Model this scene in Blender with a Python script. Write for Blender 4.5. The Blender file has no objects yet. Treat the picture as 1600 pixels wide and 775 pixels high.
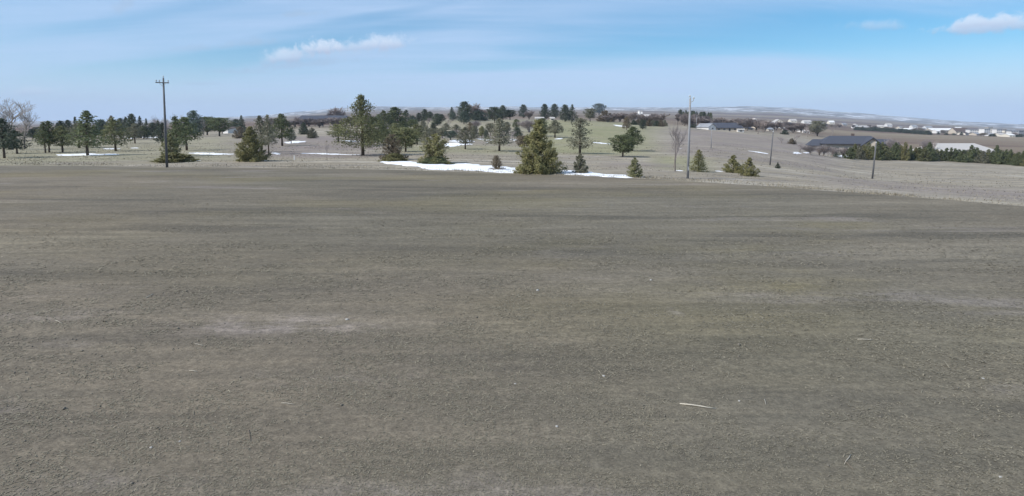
import bpy, math, random
import numpy as np
from mathutils import Vector, Matrix

# ------------------------------------------------------------------ camera, sky, sun, exposure
S = bpy.context.scene
COL = S.collection
W, H, FPX = 1600.0, 775.0, 900.0            # the photograph's frame and focal length in its pixels
PITCH = math.radians(6.0)
EYE = 5.0
PPY = 195.0 + FPX * math.tan(PITCH)         # principal point row
camd = bpy.data.cameras.new('camera')
camd.sensor_width = 36.0
camd.lens = 36.0 * FPX / W
camd.shift_y = -(H / 2 - PPY) / W
camd.clip_start = 0.1
camd.clip_end = 40000
cam = bpy.data.objects.new('camera', camd)
cam.location = (0, 0, EYE)
cam.rotation_euler = (math.pi / 2 - PITCH, 0, 0)
COL.objects.link(cam)
S.camera = cam
S.view_settings.view_transform = 'Standard'
S.view_settings.look = 'None'
S.view_settings.exposure = 0.3
S.view_settings.gamma = 1.0
S.cycles.use_denoising = True
S.cycles.volume_bounces = 0
S.cycles.max_bounces = 6
S.cycles.transparent_max_bounces = 8

SUN_EL = math.radians(42)
SUN_DIR = Vector((-math.cos(SUN_EL) * math.cos(math.radians(25)), -math.cos(SUN_EL) * math.sin(math.radians(25)), math.sin(SUN_EL)))
sund = bpy.data.lights.new('sun', 'SUN')
sund.energy = 4.2
sund.angle = math.radians(0.55)
sund.color = (1.0, 0.95, 0.88)
sun = bpy.data.objects.new('sun', sund)
sun.rotation_euler = SUN_DIR.to_track_quat('Z', 'Y').to_euler()
COL.objects.link(sun)

world = bpy.data.worlds.new('World')
S.world = world
world.use_nodes = True
wn, wl = world.node_tree.nodes, world.node_tree.links
wn.clear()


def nd(nodes, typ, **kw):
    n = nodes.new(typ)
    for k, v in kw.items():
        setattr(n, k, v)
    return n


def ray(X, Y):
    c, v, u = 1.0, -(Y - PPY) / FPX, (X - 800.0) / FPX
    cp, sp = math.cos(PITCH), math.sin(PITCH)
    return np.array([u, c * cp + v * sp, -c * sp + v * cp])


def build_world():
    sky = nd(wn, 'ShaderNodeTexSky', sky_type='NISHITA')
    sky.sun_disc = False
    sky.sun_elevation = SUN_EL
    sky.sun_rotation = math.atan2(SUN_DIR.x, SUN_DIR.y)
    sky.altitude = 700
    sky.air_density = 1.0
    sky.dust_density = 0.0
    sky.ozone_density = 4.0
    bg = nd(wn, 'ShaderNodeBackground')
    bg.inputs[1].default_value = 0.1
    hs = nd(wn, 'ShaderNodeHueSaturation')
    hs.inputs['Saturation'].default_value = 1.38
    hs.inputs['Value'].default_value = 1.0
    hs.inputs['Hue'].default_value = 0.488
    wl.new(sky.outputs[0], hs.inputs['Color'])
    wl.new(hs.outputs[0], bg.inputs[0])
    tc = nd(wn, 'ShaderNodeTexCoord')
    vec = tc.outputs['Generated']

    def math_(op, a, b=None, clamp=False):
        m = nd(wn, 'ShaderNodeMath', operation=op, use_clamp=clamp)
        for i, x in enumerate((a, b)):
            if x is None:
                continue
            if isinstance(x, (int, float)):
                m.inputs[i].default_value = x
            else:
                wl.new(x, m.inputs[i])
        return m.outputs[0]

    def vm(op, a, b=None, out=0):
        m = nd(wn, 'ShaderNodeVectorMath', operation=op)
        wl.new(a, m.inputs[0])
        if b is not None:
            if isinstance(b, (tuple, list)):
                m.inputs[1].default_value = b
            else:
                wl.new(b, m.inputs[1])
        return m.outputs['Value' if op in ('DOT_PRODUCT', 'LENGTH') else 'Vector']

    def noise(v, scale, detail, rough, dist=0.0):
        n = nd(wn, 'ShaderNodeTexNoise')
        wl.new(v, n.inputs['Vector'])
        n.inputs['Scale'].default_value = scale
        n.inputs['Detail'].default_value = detail
        n.inputs['Roughness'].default_value = rough
        n.inputs['Distortion'].default_value = dist
        return n.outputs['Fac']

    def smooth(v, a, b, c=0.0, d=1.0):
        m = nd(wn, 'ShaderNodeMapRange', interpolation_type='SMOOTHSTEP')
        wl.new(v, m.inputs[0])
        for i, x in enumerate((a, b, c, d)):
            m.inputs[i + 1].default_value = x
        return m.outputs[0]

    sep = nd(wn, 'ShaderNodeSeparateXYZ')
    wl.new(vec, sep.inputs[0])
    # thin high cloud: a layer on a plane overhead, drawn out along the wind
    zc = math_('ADD', math_('MAXIMUM', sep.outputs['Z'], 0.0), 0.10)
    px = math_('DIVIDE', sep.outputs['X'], zc)
    py = math_('DIVIDE', sep.outputs['Y'], zc)
    comb = nd(wn, 'ShaderNodeCombineXYZ')
    wl.new(px, comb.inputs[0])
    wl.new(py, comb.inputs[1])
    mp = nd(wn, 'ShaderNodeMapping')
    mp.inputs['Rotation'].default_value = (0, 0, math.radians(-14))
    mp.inputs['Scale'].default_value = (0.16, 0.55, 1)
    mp.inputs['Location'].default_value = (0.55, 0.1, 0)
    wl.new(comb.outputs[0], mp.inputs[0])
    n1 = noise(mp.outputs[0], 1.0, 5, 0.55, 0.4)
    mp2 = nd(wn, 'ShaderNodeMapping')
    mp2.inputs['Rotation'].default_value = (0, 0, math.radians(-20))
    mp2.inputs['Scale'].default_value = (0.5, 2.2, 1)
    wl.new(comb.outputs[0], mp2.inputs[0])
    n2 = noise(mp2.outputs[0], 1.3, 6, 0.6, 0.6)
    warp = math_('SUBTRACT', noise(mp2.outputs[0], 0.9, 5, 0.6, 0.5), 0.5)
    thick = math_('ADD', smooth(n1, 0.30, 0.72, 0.62, 0.98), math_('MULTIPLY', math_('SUBTRACT', n2, 0.5), 0.75))

    def oval(X, Y, hw, hh, tilt, wob):
        """soft oval patch of sky seen towards photo pixel X, Y"""
        c = Vector(ray(X, Y)).normalized()
        r = c.cross(Vector((0, 0, 1))).normalized()
        u = r.cross(c).normalized()
        t = math.radians(tilt)
        a = math_('DIVIDE', vm('DOT_PRODUCT', vec, tuple(r * math.cos(t) + u * math.sin(t))), hw / FPX)
        b = math_('DIVIDE', vm('DOT_PRODUCT', vec, tuple(-r * math.sin(t) + u * math.cos(t))), hh / FPX)
        d = math_('SQRT', math_('ADD', math_('MULTIPLY', a, a), math_('MULTIPLY', b, b)))
        f = math_('ADD', math_('SUBTRACT', 1.0, d), math_('MULTIPLY', warp, wob))
        m = smooth(f, -0.15, 0.85)
        return math_('MULTIPLY', m, math_('GREATER_THAN', vm('DOT_PRODUCT', vec, tuple(c)), 0.2))
    # clear rifts between the sheets of thin cloud
    for X, Y, hw, hh, tilt, wob, k in [(330, 95, 470, 26, 13, 1.1, .70), (30, 195, 260, 30, 8, .8, .55), (1280, 48, 560, 46, -3, 1.0, .80), (1560, 70, 330, 70, -6, .9, .60), (1000, 82, 330, 26, 2, 1.1, .50), (760, 105, 200, 14, 4, 1.2, .35), (1480, 150, 300, 40, -4, .8, .40), (250, 20, 200, 14, 16, 1.2, .35), (560, 30, 180, 10, 12, 1.2, .40)]:
        thick = math_('MULTIPLY', thick, math_('SUBTRACT', 1.0, math_('MULTIPLY', oval(X, Y, hw, hh, tilt, wob), k)))
    low = smooth(sep.outputs['Z'], 0.0, 0.14, 0.9, 0.0)
    veil = math_('MINIMUM', math_('MAXIMUM', math_('MULTIPLY', thick, 0.88), low), 1.0)
    bgv = nd(wn, 'ShaderNodeBackground')
    bgv.inputs[0].default_value = (0.46, 0.595, 0.82, 1)
    bgv.inputs[1].default_value = 1.0
    mx = nd(wn, 'ShaderNodeMixShader')
    wl.new(veil, mx.inputs[0])
    wl.new(bg.outputs[0], mx.inputs[1])
    wl.new(bgv.outputs[0], mx.inputs[2])
    cur = mx.outputs[0]
    # small fair-weather clouds
    clouds = [  # X, Y, half width, half height, tilt (deg, up to the right), strength, soft
        (520, 84, 150, 20, 7, 0.30, 1.6), (452, 89, 52, 14, 9, 0.65, 1.1), (500, 76, 40, 17, 8, 0.95, 0.9), (556, 73, 60, 14, 7, 0.60, 1.1), (600, 69, 50, 17, 4, 0.80, 1.1),
        (1540, 41, 62, 15, 0, 0.75, 0.9), (1522, 35, 20, 11, 0, 0.45, 0.8), (1562, 34, 18, 12, 0, 0.45, 0.8), (1375, 40, 42, 11, -4, 0.38, 1.3),
        (45, 144, 34, 9, 6, 0.40, 1.2), (388, 68, 46, 10, 8, -0.40, 1.2), (310, 76, 36, 7, 6, -0.30, 1.2), (470, 22, 44, 8, 5, -0.40, 1.2), (196, 8, 22, 12, 45, -0.40, 1.2), (365, 112, 60, 6, 2, -0.30, 1.2), (310, 131, 34, 5, 2, -0.30, 1.2), (480, 100, 110, 9, 7, -0.40, 1.3)]
    nz = noise(vec, 55.0, 6, 0.62, 0.3)
    nzb = noise(vec, 16.0, 4, 0.6, 0.2)
    for X, Y, hw, hh, tilt, st, soft in clouds:
        grey = st < 0
        st = abs(st)
        c = Vector(ray(X, Y)).normalized()
        r = c.cross(Vector((0, 0, 1))).normalized()
        u = r.cross(c).normalized()
        t = math.radians(tilt)
        r2 = r * math.cos(t) + u * math.sin(t)
        u2 = -r * math.sin(t) + u * math.cos(t)
        a = math_('DIVIDE', vm('DOT_PRODUCT', vec, tuple(r2)), hw / FPX)
        b = math_('DIVIDE', vm('DOT_PRODUCT', vec, tuple(u2)), hh / FPX)
        b = math_('MULTIPLY', b, math_('ADD', 1.0, math_('MULTIPLY', math_('LESS_THAN', b, 0.0), 0.5)))   # flatter underside
        d2 = math_('ADD', math_('MULTIPLY', a, a), math_('MULTIPLY', b, b))
        f = math_('SUBTRACT', 1.0, math_('SQRT', d2))
        f = math_('ADD', f, math_('MULTIPLY', math_('SUBTRACT', nz, 0.5), 1.9))
        f = math_('ADD', f, math_('MULTIPLY', math_('SUBTRACT', nzb, 0.5), 1.0))
        m = smooth(f, 0.0, 0.75 * soft, 0.0, st)
        front = math_('GREATER_THAN', vm('DOT_PRODUCT', vec, tuple(c)), 0.2)
        m = math_('MULTIPLY', m, front)
        shade = smooth(b, -0.7, 0.6)
        rmp = nd(wn, 'ShaderNodeMix', data_type='RGBA')
        wl.new(shade, rmp.inputs[0])
        rmp.inputs[6].default_value = (0.40, 0.47, 0.63, 1)
        rmp.inputs[7].default_value = (0.63, 0.72, 0.85, 1)
        if grey:
            rmp.inputs[6].default_value = rmp.inputs[7].default_value = (0.33, 0.44, 0.60, 1)
        bgc = nd(wn, 'ShaderNodeBackground')
        wl.new(rmp.outputs[2], bgc.inputs[0])
        bgc.inputs[1].default_value = 1.0
        k = nd(wn, 'ShaderNodeMixShader')
        wl.new(m, k.inputs[0])
        wl.new(cur, k.inputs[1])
        wl.new(bgc.outputs[0], k.inputs[2])
        cur = k.outputs[0]
    out = nd(wn, 'ShaderNodeOutputWorld')
    wl.new(cur, out.inputs[0])


build_world()

rng = np.random.default_rng(7)
R = random.Random(11)

# ------------------------------------------------------------------ terrain
EDGE = [(0, 258), (250, 261.5), (420, 262.5), (560, 264), (720, 269), (880, 274), (1000, 279), (1100, 285), (1220, 293), (1350, 303), (1480, 312), (1600, 322)]
PROF = {
    0: [(100, 240), (150, 226), (220, 216), (400, 208), (1000, 200), (2500, 196), (7000, 189)],
    250: [(100, 240), (150, 226), (220, 216), (400, 206), (1000, 197), (2500, 193), (7000, 187)],
    420: [(100, 240), (150, 226), (220, 213), (400, 200), (1000, 191), (2500, 187), (7000, 179)],
    560: [(100, 240), (150, 225), (220, 211), (400, 195), (1000, 184), (2500, 178), (7000, 164.5)],
    720: [(90, 245), (130, 229), (180, 213), (250, 198), (330, 186), (1000, 181), (2500, 175), (7000, 166)],
    880: [(75, 260), (100, 245), (140, 228), (190, 211), (260, 198), (340, 188), (1000, 181), (2500, 175), (7000, 166)],
    1000: [(70, 264), (100, 247), (150, 227), (200, 213), (260, 203), (340, 194), (1000, 184), (2500, 176), (7000, 167)],
    1100: [(60, 276), (75, 265), (110, 245), (150, 228), (260, 207), (350, 199), (1000, 188), (2500, 180), (7000, 166)],
    1220: [(60, 281), (90, 265), (150, 240), (260, 217), (400, 206), (1000, 193), (2500, 184), (7000, 165)],
    1350: [(60, 290), (110, 277), (185, 252), (230, 243), (350, 226), (800, 206), (2500, 191), (7000, 177)],
    1480: [(50, 304), (100, 285), (185, 255), (240, 245), (350, 229), (800, 211), (2500, 198), (7000, 187)],
    1600: [(50, 312), (90, 292), (185, 259), (350, 232), (800, 214), (2500, 203), (7000, 193.5)],
}


def kslope(Y):
    return math.tan(math.atan((PPY - Y) / FPX) - PITCH)


def az_of(X, Y):
    r = ray(X, Y)
    return math.atan2(r[0], r[1])


def az_at_depth(X, Y):
    r = ray(X, Y)
    return math.atan2(r[0], r[1]), math.hypot(r[0], r[1]) / r[1]


cols = []
for X, Ye in EDGE:
    a, s = az_at_depth(X, Ye)
    de = -EYE / kslope(Ye)
    pts = [(de * s, 0.0)]
    for d, Y in PROF[X]:
        a2, s2 = az_at_depth(X, Y)
        pts.append((d * s2, EYE + d * kslope(Y)))
    cols.append((a, de * s, pts))
back = [(150, 0.0), (400, -2.0), (1500, 0.0), (7300, 40.0)]
AZ0 = np.array([c[0] for c in cols])
ER0 = np.array([c[1] for c in cols])
NA, NR = 1440, 520
AZT = np.linspace(-math.pi, math.pi, NA, endpoint=False)
LR = np.linspace(math.log(2.0), math.log(9500.0), NR)
DA, DL = AZT[1] - AZT[0], LR[1] - LR[0]


def column_z(pts):
    lr = np.log([p[0] for p in pts])
    k = np.array([(p[1] - EYE) / p[0] for p in pts])
    # end: beyond the last ridge the land falls away
    lr = np.append(lr, math.log(9500.0))
    k = np.append(k, k[-1] - 0.012)
    kk = np.interp(LR, lr, k)
    r = np.exp(LR)
    z = EYE + kk * r
    z[r < pts[0][0]] = 0.0
    return z


def table():
    Z0 = np.array([column_z(c[2]) for c in cols])
    zb = column_z(back)
    # azimuth stations: front columns, then towards the back
    st = list(AZ0)
    zz = list(Z0)
    er = list(ER0)
    st = [-math.pi, -2.2, -1.3] + st + [1.3, 2.2, math.pi]
    zz = [zb, zb, Z0[0]] + zz + [Z0[-1], zb, zb]
    er = [150.0, 150.0, 110.0] + er + [44.0, 120.0, 150.0]
    zz = np.array(zz)
    Z = np.empty((NA, NR))
    for j in range(NR):
        Z[:, j] = np.interp(AZT, st, zz[:, j])
    E = np.interp(AZT, st, er)
    ker = np.exp(-0.5 * (np.arange(-14, 15) / 5.0) ** 2)
    ker /= ker.sum()

    def smooth_az(A):
        P = np.concatenate([A[-14:], A, A[:14]])
        if A.ndim == 1:
            return np.convolve(P, ker, 'valid')
        return np.stack([np.convolve(P[:, j], ker, 'valid') for j in range(A.shape[1])], 1)
    Zs = smooth_az(Z)
    E = smooth_az(E)
    # soften kinks along the distance beyond the field edge
    k2 = np.exp(-0.5 * (np.arange(-9, 10) / 4.0) ** 2)
    k2 /= k2.sum()
    for i in range(NA):
        ks = (Zs[i] - EYE) / np.exp(LR)
        P = np.concatenate([np.full(9, ks[0]), ks, np.full(9, ks[-1])])
        s = np.convolve(P, k2, 'valid')
        w = np.clip((LR - math.log(E[i] * 1.05)) / 0.25, 0, 1)
        ks = ks * (1 - w) + s * w
        Zs[i] = EYE + ks * np.exp(LR)
        Zs[i][np.exp(LR) < E[i]] = 0.0
    return Zs, E


ZT, ET = table()


def edge_r(a):
    return np.interp(a, AZT, ET, period=2 * math.pi)


def lattice(x, y, seed=0):
    """smooth value noise on numpy arrays, 0..1"""
    xi, yi = np.floor(x).astype(np.int64), np.floor(y).astype(np.int64)
    fx, fy = x - xi, y - yi
    fx, fy = fx * fx * (3 - 2 * fx), fy * fy * (3 - 2 * fy)

    def h(i, j):
        n = (i * 374761393 + j * 668265263 + seed * 1442695041) & 0xffffffff
        n = ((n ^ (n >> 13)) * 1274126177) & 0xffffffff
        return ((n ^ (n >> 16)) & 0xffff) / 65535.0
    a, b, c, d = h(xi, yi), h(xi + 1, yi), h(xi, yi + 1), h(xi + 1, yi + 1)
    return (a * (1 - fx) + b * fx) * (1 - fy) + (c * (1 - fx) + d * fx) * fy


def fbm(x, y, seed=0, oct=4):
    s, amp, t = 0, 1.0, 0.0
    for o in range(oct):
        s = s + amp * lattice(x * 2 ** o, y * 2 ** o, seed + o * 17)
        t += amp
        amp *= 0.5
    return s / t


def terr(x, y):
    x, y = np.asarray(x, float), np.asarray(y, float)
    r = np.maximum(np.hypot(x, y), 2.001)
    a = np.arctan2(x, y)
    fa = (a + math.pi) / DA
    ia = np.floor(fa).astype(int)
    ta = fa - ia
    fl = np.clip((np.log(r) - LR[0]) / DL, 0, NR - 1.001)
    il = fl.astype(int)
    tl = fl - il
    i0, i1 = ia % NA, (ia + 1) % NA
    z = (ZT[i0, il] * (1 - tl) + ZT[i0, il + 1] * tl) * (1 - ta) + (ZT[i1, il] * (1 - tl) + ZT[i1, il + 1] * tl) * ta
    E = edge_r(a)
    z = np.where(r < E, 0.0, z)
    # uneven ground
    z = z + 0.10 * (fbm(x / 7.0, y / 4.0, 3) - 0.5) * np.clip((r - 6) / 10, 0.3, 1)
    far = np.clip((r - 120) / 400, 0, 1)
    z = z + far * (fbm(x / 60, y / 60, 5) - 0.5) * 2.0
    hill = np.clip((r - 2500) / 2500, 0, 1) * np.clip((9300 - r) / 1500, 0, 1)
    z = z + hill * (fbm(a * 26, r / 900.0, 9, 5) - 0.55) * 26.0
    return z


def hit(X, Y, dmin=6.0):
    """where the ray through photo pixel (X, Y) meets the land"""
    d = ray(X, Y)
    t = np.exp(np.linspace(math.log(dmin), math.log(9000), 6000))
    z = EYE + t * d[2]
    g = terr(t * d[0], t * d[1])
    i = np.argmax(z < g)
    if z[i] >= g[i]:
        i = len(t) - 1
    return np.array([t[i] * d[0], t[i] * d[1], g[i]])


def at_depth(X, d, Y=200):
    r = ray(X, Y)
    x, y = r[0] / r[1] * d, d
    return np.array([x, y, float(terr(x, y))])


def px_at(p):
    """metres per photo pixel at a point"""
    return (p[1] * math.cos(PITCH) - (p[2] - EYE) * math.sin(PITCH)) / FPX


# ------------------------------------------------------------------ materials
def mat(name, color, rough=0.85, var=0.0, scale=4.0, attr=None, rnd=0.0, bump=0.0, spec=0.25):
    m = bpy.data.materials.new(name)
    m.use_nodes = True
    n, l = m.node_tree.nodes, m.node_tree.links
    b = n['Principled BSDF']
    b.inputs['Roughness'].default_value = rough
    b.inputs['Specular IOR Level'].default_value = spec
    rgb = nd(n, 'ShaderNodeRGB')
    rgb.outputs[0].default_value = (*color, 1)
    cur = rgb.outputs[0]
    tc = nd(n, 'ShaderNodeTexCoord')
    noi = nd(n, 'ShaderNodeTexNoise')
    noi.inputs['Scale'].default_value = scale
    noi.inputs['Detail'].default_value = 5
    l.new(tc.outputs['Object'], noi.inputs['Vector'])

    def mul(fac, lo, hi):
        nonlocal cur
        mr = nd(n, 'ShaderNodeMapRange')
        l.new(fac, mr.inputs[0])
        mr.inputs[3].default_value = lo
        mr.inputs[4].default_value = hi
        mx = nd(n, 'ShaderNodeMix', data_type='RGBA', blend_type='MULTIPLY')
        mx.inputs[0].default_value = 1
        l.new(cur, mx.inputs[6])
        l.new(mr.outputs[0], mx.inputs[7])
        cur = mx.outputs[2]
    if var:
        mul(noi.outputs['Fac'], 1 - var, 1 + var)
    if attr:
        at = nd(n, 'ShaderNodeAttribute', attribute_name=attr)
        mul(at.outputs['Fac'], 0.65, 1.35)
    if rnd:
        oi = nd(n, 'ShaderNodeObjectInfo')
        mul(oi.outputs['Random'], 1 - rnd, 1 + rnd)
    if bump:
        bp = nd(n, 'ShaderNodeBump')
        bp.inputs['Strength'].default_value = bump
        bp.inputs['Distance'].default_value = 0.02
        l.new(noi.outputs['Fac'], bp.inputs['Height'])
        l.new(bp.outputs[0], b.inputs['Normal'])
    l.new(cur, b.inputs['Base Color'])
    return m


def foliage(name, c1, c2, rnd=0.18):
    m = bpy.data.materials.new(name)
    m.use_nodes = True
    n, l = m.node_tree.nodes, m.node_tree.links
    b = n['Principled BSDF']
    b.inputs['Roughness'].default_value = 0.7
    b.inputs['Specular IOR Level'].default_value = 0.2
    at = nd(n, 'ShaderNodeAttribute', attribute_name='tint')
    mx = nd(n, 'ShaderNodeMix', data_type='RGBA')
    l.new(at.outputs['Fac'], mx.inputs[0])
    mx.inputs[6].default_value = (*c1, 1)
    mx.inputs[7].default_value = (*c2, 1)
    oi = nd(n, 'ShaderNodeObjectInfo')
    mr = nd(n, 'ShaderNodeMapRange')
    l.new(oi.outputs['Random'], mr.inputs[0])
    mr.inputs[3].default_value = 1 - rnd
    mr.inputs[4].default_value = 1 + rnd
    m2 = nd(n, 'ShaderNodeMix', data_type='RGBA', blend_type='MULTIPLY')
    m2.inputs[0].default_value = 1
    l.new(mx.outputs[2], m2.inputs[6])
    l.new(mr.outputs[0], m2.inputs[7])
    l.new(m2.outputs[2], b.inputs['Base Color'])
    tr = nd(n, 'ShaderNodeBsdfTranslucent')
    l.new(m2.outputs[2], tr.inputs[0])
    ms = nd(n, 'ShaderNodeMixShader')
    ms.inputs[0].default_value = 0.35
    l.new(b.outputs[0], ms.inputs[1])
    l.new(tr.outputs[0], ms.inputs[2])
    l.new(ms.outputs[0], n['Material Output'].inputs[0])
    return m


M = {
    'pine': foliage('pine_needles', (0.078, 0.100, 0.052), (0.159, 0.177, 0.088)),
    'olivepine': foliage('olive_pine_needles', (0.121, 0.134, 0.065), (0.226, 0.226, 0.113)),
    'dark': foliage('dark_needles', (0.050, 0.068, 0.050), (0.112, 0.130, 0.086)),
    'blue': foliage('blue_green_needles', (0.072, 0.102, 0.082), (0.142, 0.170, 0.130)),
    'juniper': foliage('juniper_sprays', (0.141, 0.146, 0.062), (0.289, 0.262, 0.123)),
    'yellow': foliage('yellow_juniper_sprays', (0.165, 0.170, 0.085), (0.300, 0.295, 0.160)),
    'brown': foliage('browned_sprays', (0.135, 0.108, 0.076), (0.235, 0.195, 0.132)),
    'greypine': foliage('grey_green_needles', (0.132, 0.137, 0.094), (0.235, 0.226, 0.159)),
    'bark': mat('bark', (0.105, 0.080, 0.060), 0.9, 0.3, 12),
    'greybark': mat('grey_bark', (0.19, 0.165, 0.145), 0.9, 0.25, 12),
    'twig': mat('bare_twigs', (0.27, 0.235, 0.225), 0.9, 0.2, 6, rnd=0.2),
    'mauvetwig': mat('mauve_bare_twigs', (0.215, 0.182, 0.170), 0.9, 0.2, 6, rnd=0.25),
    'paletwig': mat('pale_bare_twigs', (0.26, 0.24, 0.225), 0.9, 0.2, 6, rnd=0.1),
    'pole': mat('weathered_pole_wood', (0.115, 0.117, 0.122), 0.85, 0.25, 3),
    'palepole': mat('pale_pole_wood', (0.245, 0.250, 0.260), 0.8, 0.15, 3),
    'metal': mat('galvanised_metal', (0.30, 0.31, 0.32), 0.5, 0.1, 8),
    'ceramic': mat('insulator_ceramic', (0.45, 0.47, 0.48), 0.3),
    'roofdark': mat('dark_shingle', (0.060, 0.066, 0.085), 0.85, 0.2, 2.5),
    'roofbrown': mat('brown_roof', (0.10, 0.075, 0.065), 0.85, 0.2, 2),
    'roofpale': mat('pale_metal_roof', (0.42, 0.395, 0.37), 0.5, 0.06, 1.5),
    'roofblue': mat('blue_metal_roof', (0.20, 0.33, 0.47), 0.5, 0.1, 1),
    'roofgrey': mat('grey_roof', (0.24, 0.25, 0.27), 0.8, 0.15, 1.5),
    'tan': mat('tan_siding', (0.46, 0.41, 0.34), 0.85, 0.1, 1.5),
    'stone': mat('grey_tan_siding', (0.36, 0.335, 0.29), 0.85, 0.15, 1.5),
    'white': mat('white_siding', (0.64, 0.635, 0.62), 0.7, 0.05, 1),
    'cream': mat('cream_siding', (0.62, 0.58, 0.50), 0.75, 0.06, 1),
    'fascia': mat('dark_fascia', (0.035, 0.035, 0.042), 0.7, 0.1, 4),
    'glass': mat('window_glass', (0.05, 0.06, 0.075), 0.1, spec=0.6),
    'straw': mat('dry_stalk', (0.42, 0.385, 0.32), 0.8, 0.15, 20),
    'stick': mat('dead_twig', (0.16, 0.13, 0.10), 0.9, 0.2, 20),
    'stonechip': mat('pale_stone', (0.33, 0.32, 0.30), 0.8, 0.15, 15, bump=0.4),
}

SNOW = mat('old_snow', (0.76, 0.775, 0.80), 0.75, 0.16, 0.9, spec=0.3, bump=0.5)


def ground_common(name):
    m = bpy.data.materials.new(name)
    m.use_nodes = True
    n, l = m.node_tree.nodes, m.node_tree.links
    b = n['Principled BSDF']
    b.inputs['Roughness'].default_value = 0.95
    b.inputs['Specular IOR Level'].default_value = 0.1
    tc = nd(n, 'ShaderNodeTexCoord')

    def noise(scale, detail=5, rough=0.6, st=(1, 1, 1), rot=0.0, loc=(0, 0, 0), dist=0.0):
        mp = nd(n, 'ShaderNodeMapping')
        mp.inputs['Scale'].default_value = st
        mp.inputs['Rotation'].default_value = (0, 0, math.radians(rot))
        mp.inputs['Location'].default_value = loc
        l.new(tc.outputs['Object'], mp.inputs[0])
        x = nd(n, 'ShaderNodeTexNoise')
        x.inputs['Scale'].default_value = scale
        x.inputs['Detail'].default_value = detail
        x.inputs['Roughness'].default_value = rough
        x.inputs['Distortion'].default_value = dist
        l.new(mp.outputs[0], x.inputs['Vector'])
        return x.outputs['Fac']

    def mr(v, a, b_, c=0.0, d=1.0, smooth=True):
        x = nd(n, 'ShaderNodeMapRange')
        if smooth:
            x.interpolation_type = 'SMOOTHSTEP'
        l.new(v, x.inputs[0])
        for i, q in enumerate((a, b_, c, d)):
            x.inputs[i + 1].default_value = q
        return x.outputs[0]

    def mix(f, a, b_, bt='MIX'):
        x = nd(n, 'ShaderNodeMix', data_type='RGBA', blend_type=bt)
        for sock, v in ((0, f), (6, a), (7, b_)):
            if isinstance(v, (int, float)):
                x.inputs[sock].default_value = v
            elif isinstance(v, tuple):
                x.inputs[sock].default_value = (*v, 1)
            else:
                l.new(v, x.inputs[sock])
        return x.outputs[2]

    def mth(op, a, b_=None):
        x = nd(n, 'ShaderNodeMath', operation=op)
        for i, v in enumerate((a, b_)):
            if v is None:
                continue
            if isinstance(v, (int, float)):
                x.inputs[i].default_value = v
            else:
                l.new(v, x.inputs[i])
        return x.outputs[0]

    def attr(a):
        return nd(n, 'ShaderNodeAttribute', attribute_name=a).outputs['Fac']
    return m, n, l, b, noise, mr, mix, mth, attr


def field_material():
    m, n, l, b, noise, mr, mix, mth, attr = ground_common('field_soil')
    c = mix(mr(noise(0.05, 6, 0.6, (0.35, 1, 1), 6), 0.35, 0.66), (0.164, 0.145, 0.118), (0.197, 0.176, 0.145))
    # tillage streaks running across
    st = noise(0.30, 5, 0.6, (0.16, 1.0, 1), 5)
    c = mix(mr(st, 0.47, 0.66, 0, 0.85), c, (0.122, 0.110, 0.094))
    st2 = noise(0.22, 5, 0.6, (0.18, 1.0, 1), 3, (31, 7, 0))
    c = mix(mr(st2, 0.50, 0.68, 0, 0.75), c, (0.232, 0.207, 0.170))
    # greenish-yellow stubble patches
    g = noise(0.09, 5, 0.6, (0.5, 1, 1), 0, (5, 50, 0))
    c = mix(mth('MULTIPLY', mr(g, 0.46, 0.68, 0, 0.8), attr('stubble')), c, (0.207, 0.177, 0.099))
    # bare dusty patches
    d = noise(0.24, 6, 0.62, (0.22, 1.0, 1), 4, (12, 3, 0), 0.5)
    c = mix(mr(d, 0.57, 0.70, 0, 0.7), c, (0.284, 0.251, 0.237))
    c = mix(mth('MULTIPLY', attr('dust'), mr(noise(1.3, 7, 0.7, (0.5, 1, 1)), 0.38, 0.66, 0, 0.8)), c, (0.340, 0.302, 0.289))
    # drill lines and drifted straw running with the tillage
    st3 = noise(1.6, 5, 0.7, (0.13, 1.0, 1), 4, (3, 17, 0), 0.4)
    c = mix(mr(st3, 0.40, 0.64), mix(1.0, c, (0.88, 0.875, 0.865), 'MULTIPLY'), mix(1.0, c, (1.07, 1.05, 1.02), 'MULTIPLY'))
    big = noise(0.035, 4, 0.55, (0.6, 1, 1), 20, (40, 11, 0))
    c = mix(mr(big, 0.36, 0.64), mix(1.0, c, (0.88, 0.90, 0.89), 'MULTIPLY'), mix(1.0, c, (1.06, 1.03, 1.00), 'MULTIPLY'))
    mo = noise(2.2, 6, 0.72, (0.9, 1, 1), 0, (4, 1, 0))
    c = mix(mr(mo, 0.36, 0.66), mix(1.0, c, (0.93, 0.93, 0.93), 'MULTIPLY'), mix(1.0, c, (1.07, 1.07, 1.06), 'MULTIPLY'))
    # crumbs
    f1 = noise(7.0, 6, 0.75, (0.85, 1, 1))
    c = mix(mr(f1, 0.38, 0.66), mix(1.0, c, (0.80, 0.80, 0.80), 'MULTIPLY'), mix(1.0, c, (1.16, 1.16, 1.14), 'MULTIPLY'))
    f2 = noise(28.0, 4, 0.7, (0.7, 1, 1))
    c = mix(mr(f2, 0.35, 0.68), mix(1.0, c, (0.82, 0.82, 0.82), 'MULTIPLY'), mix(1.0, c, (1.17, 1.165, 1.14), 'MULTIPLY'))
    l.new(c, b.inputs['Base Color'])
    bp = nd(n, 'ShaderNodeBump')
    bp.inputs['Strength'].default_value = 0.5
    bp.inputs['Distance'].default_value = 0.05
    l.new(mth('ADD', mth('MULTIPLY', f1, 1.0), mth('MULTIPLY', f2, 0.45)), bp.inputs['Height'])
    l.new(bp.outputs[0], b.inputs['Normal'])
    return m


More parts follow.
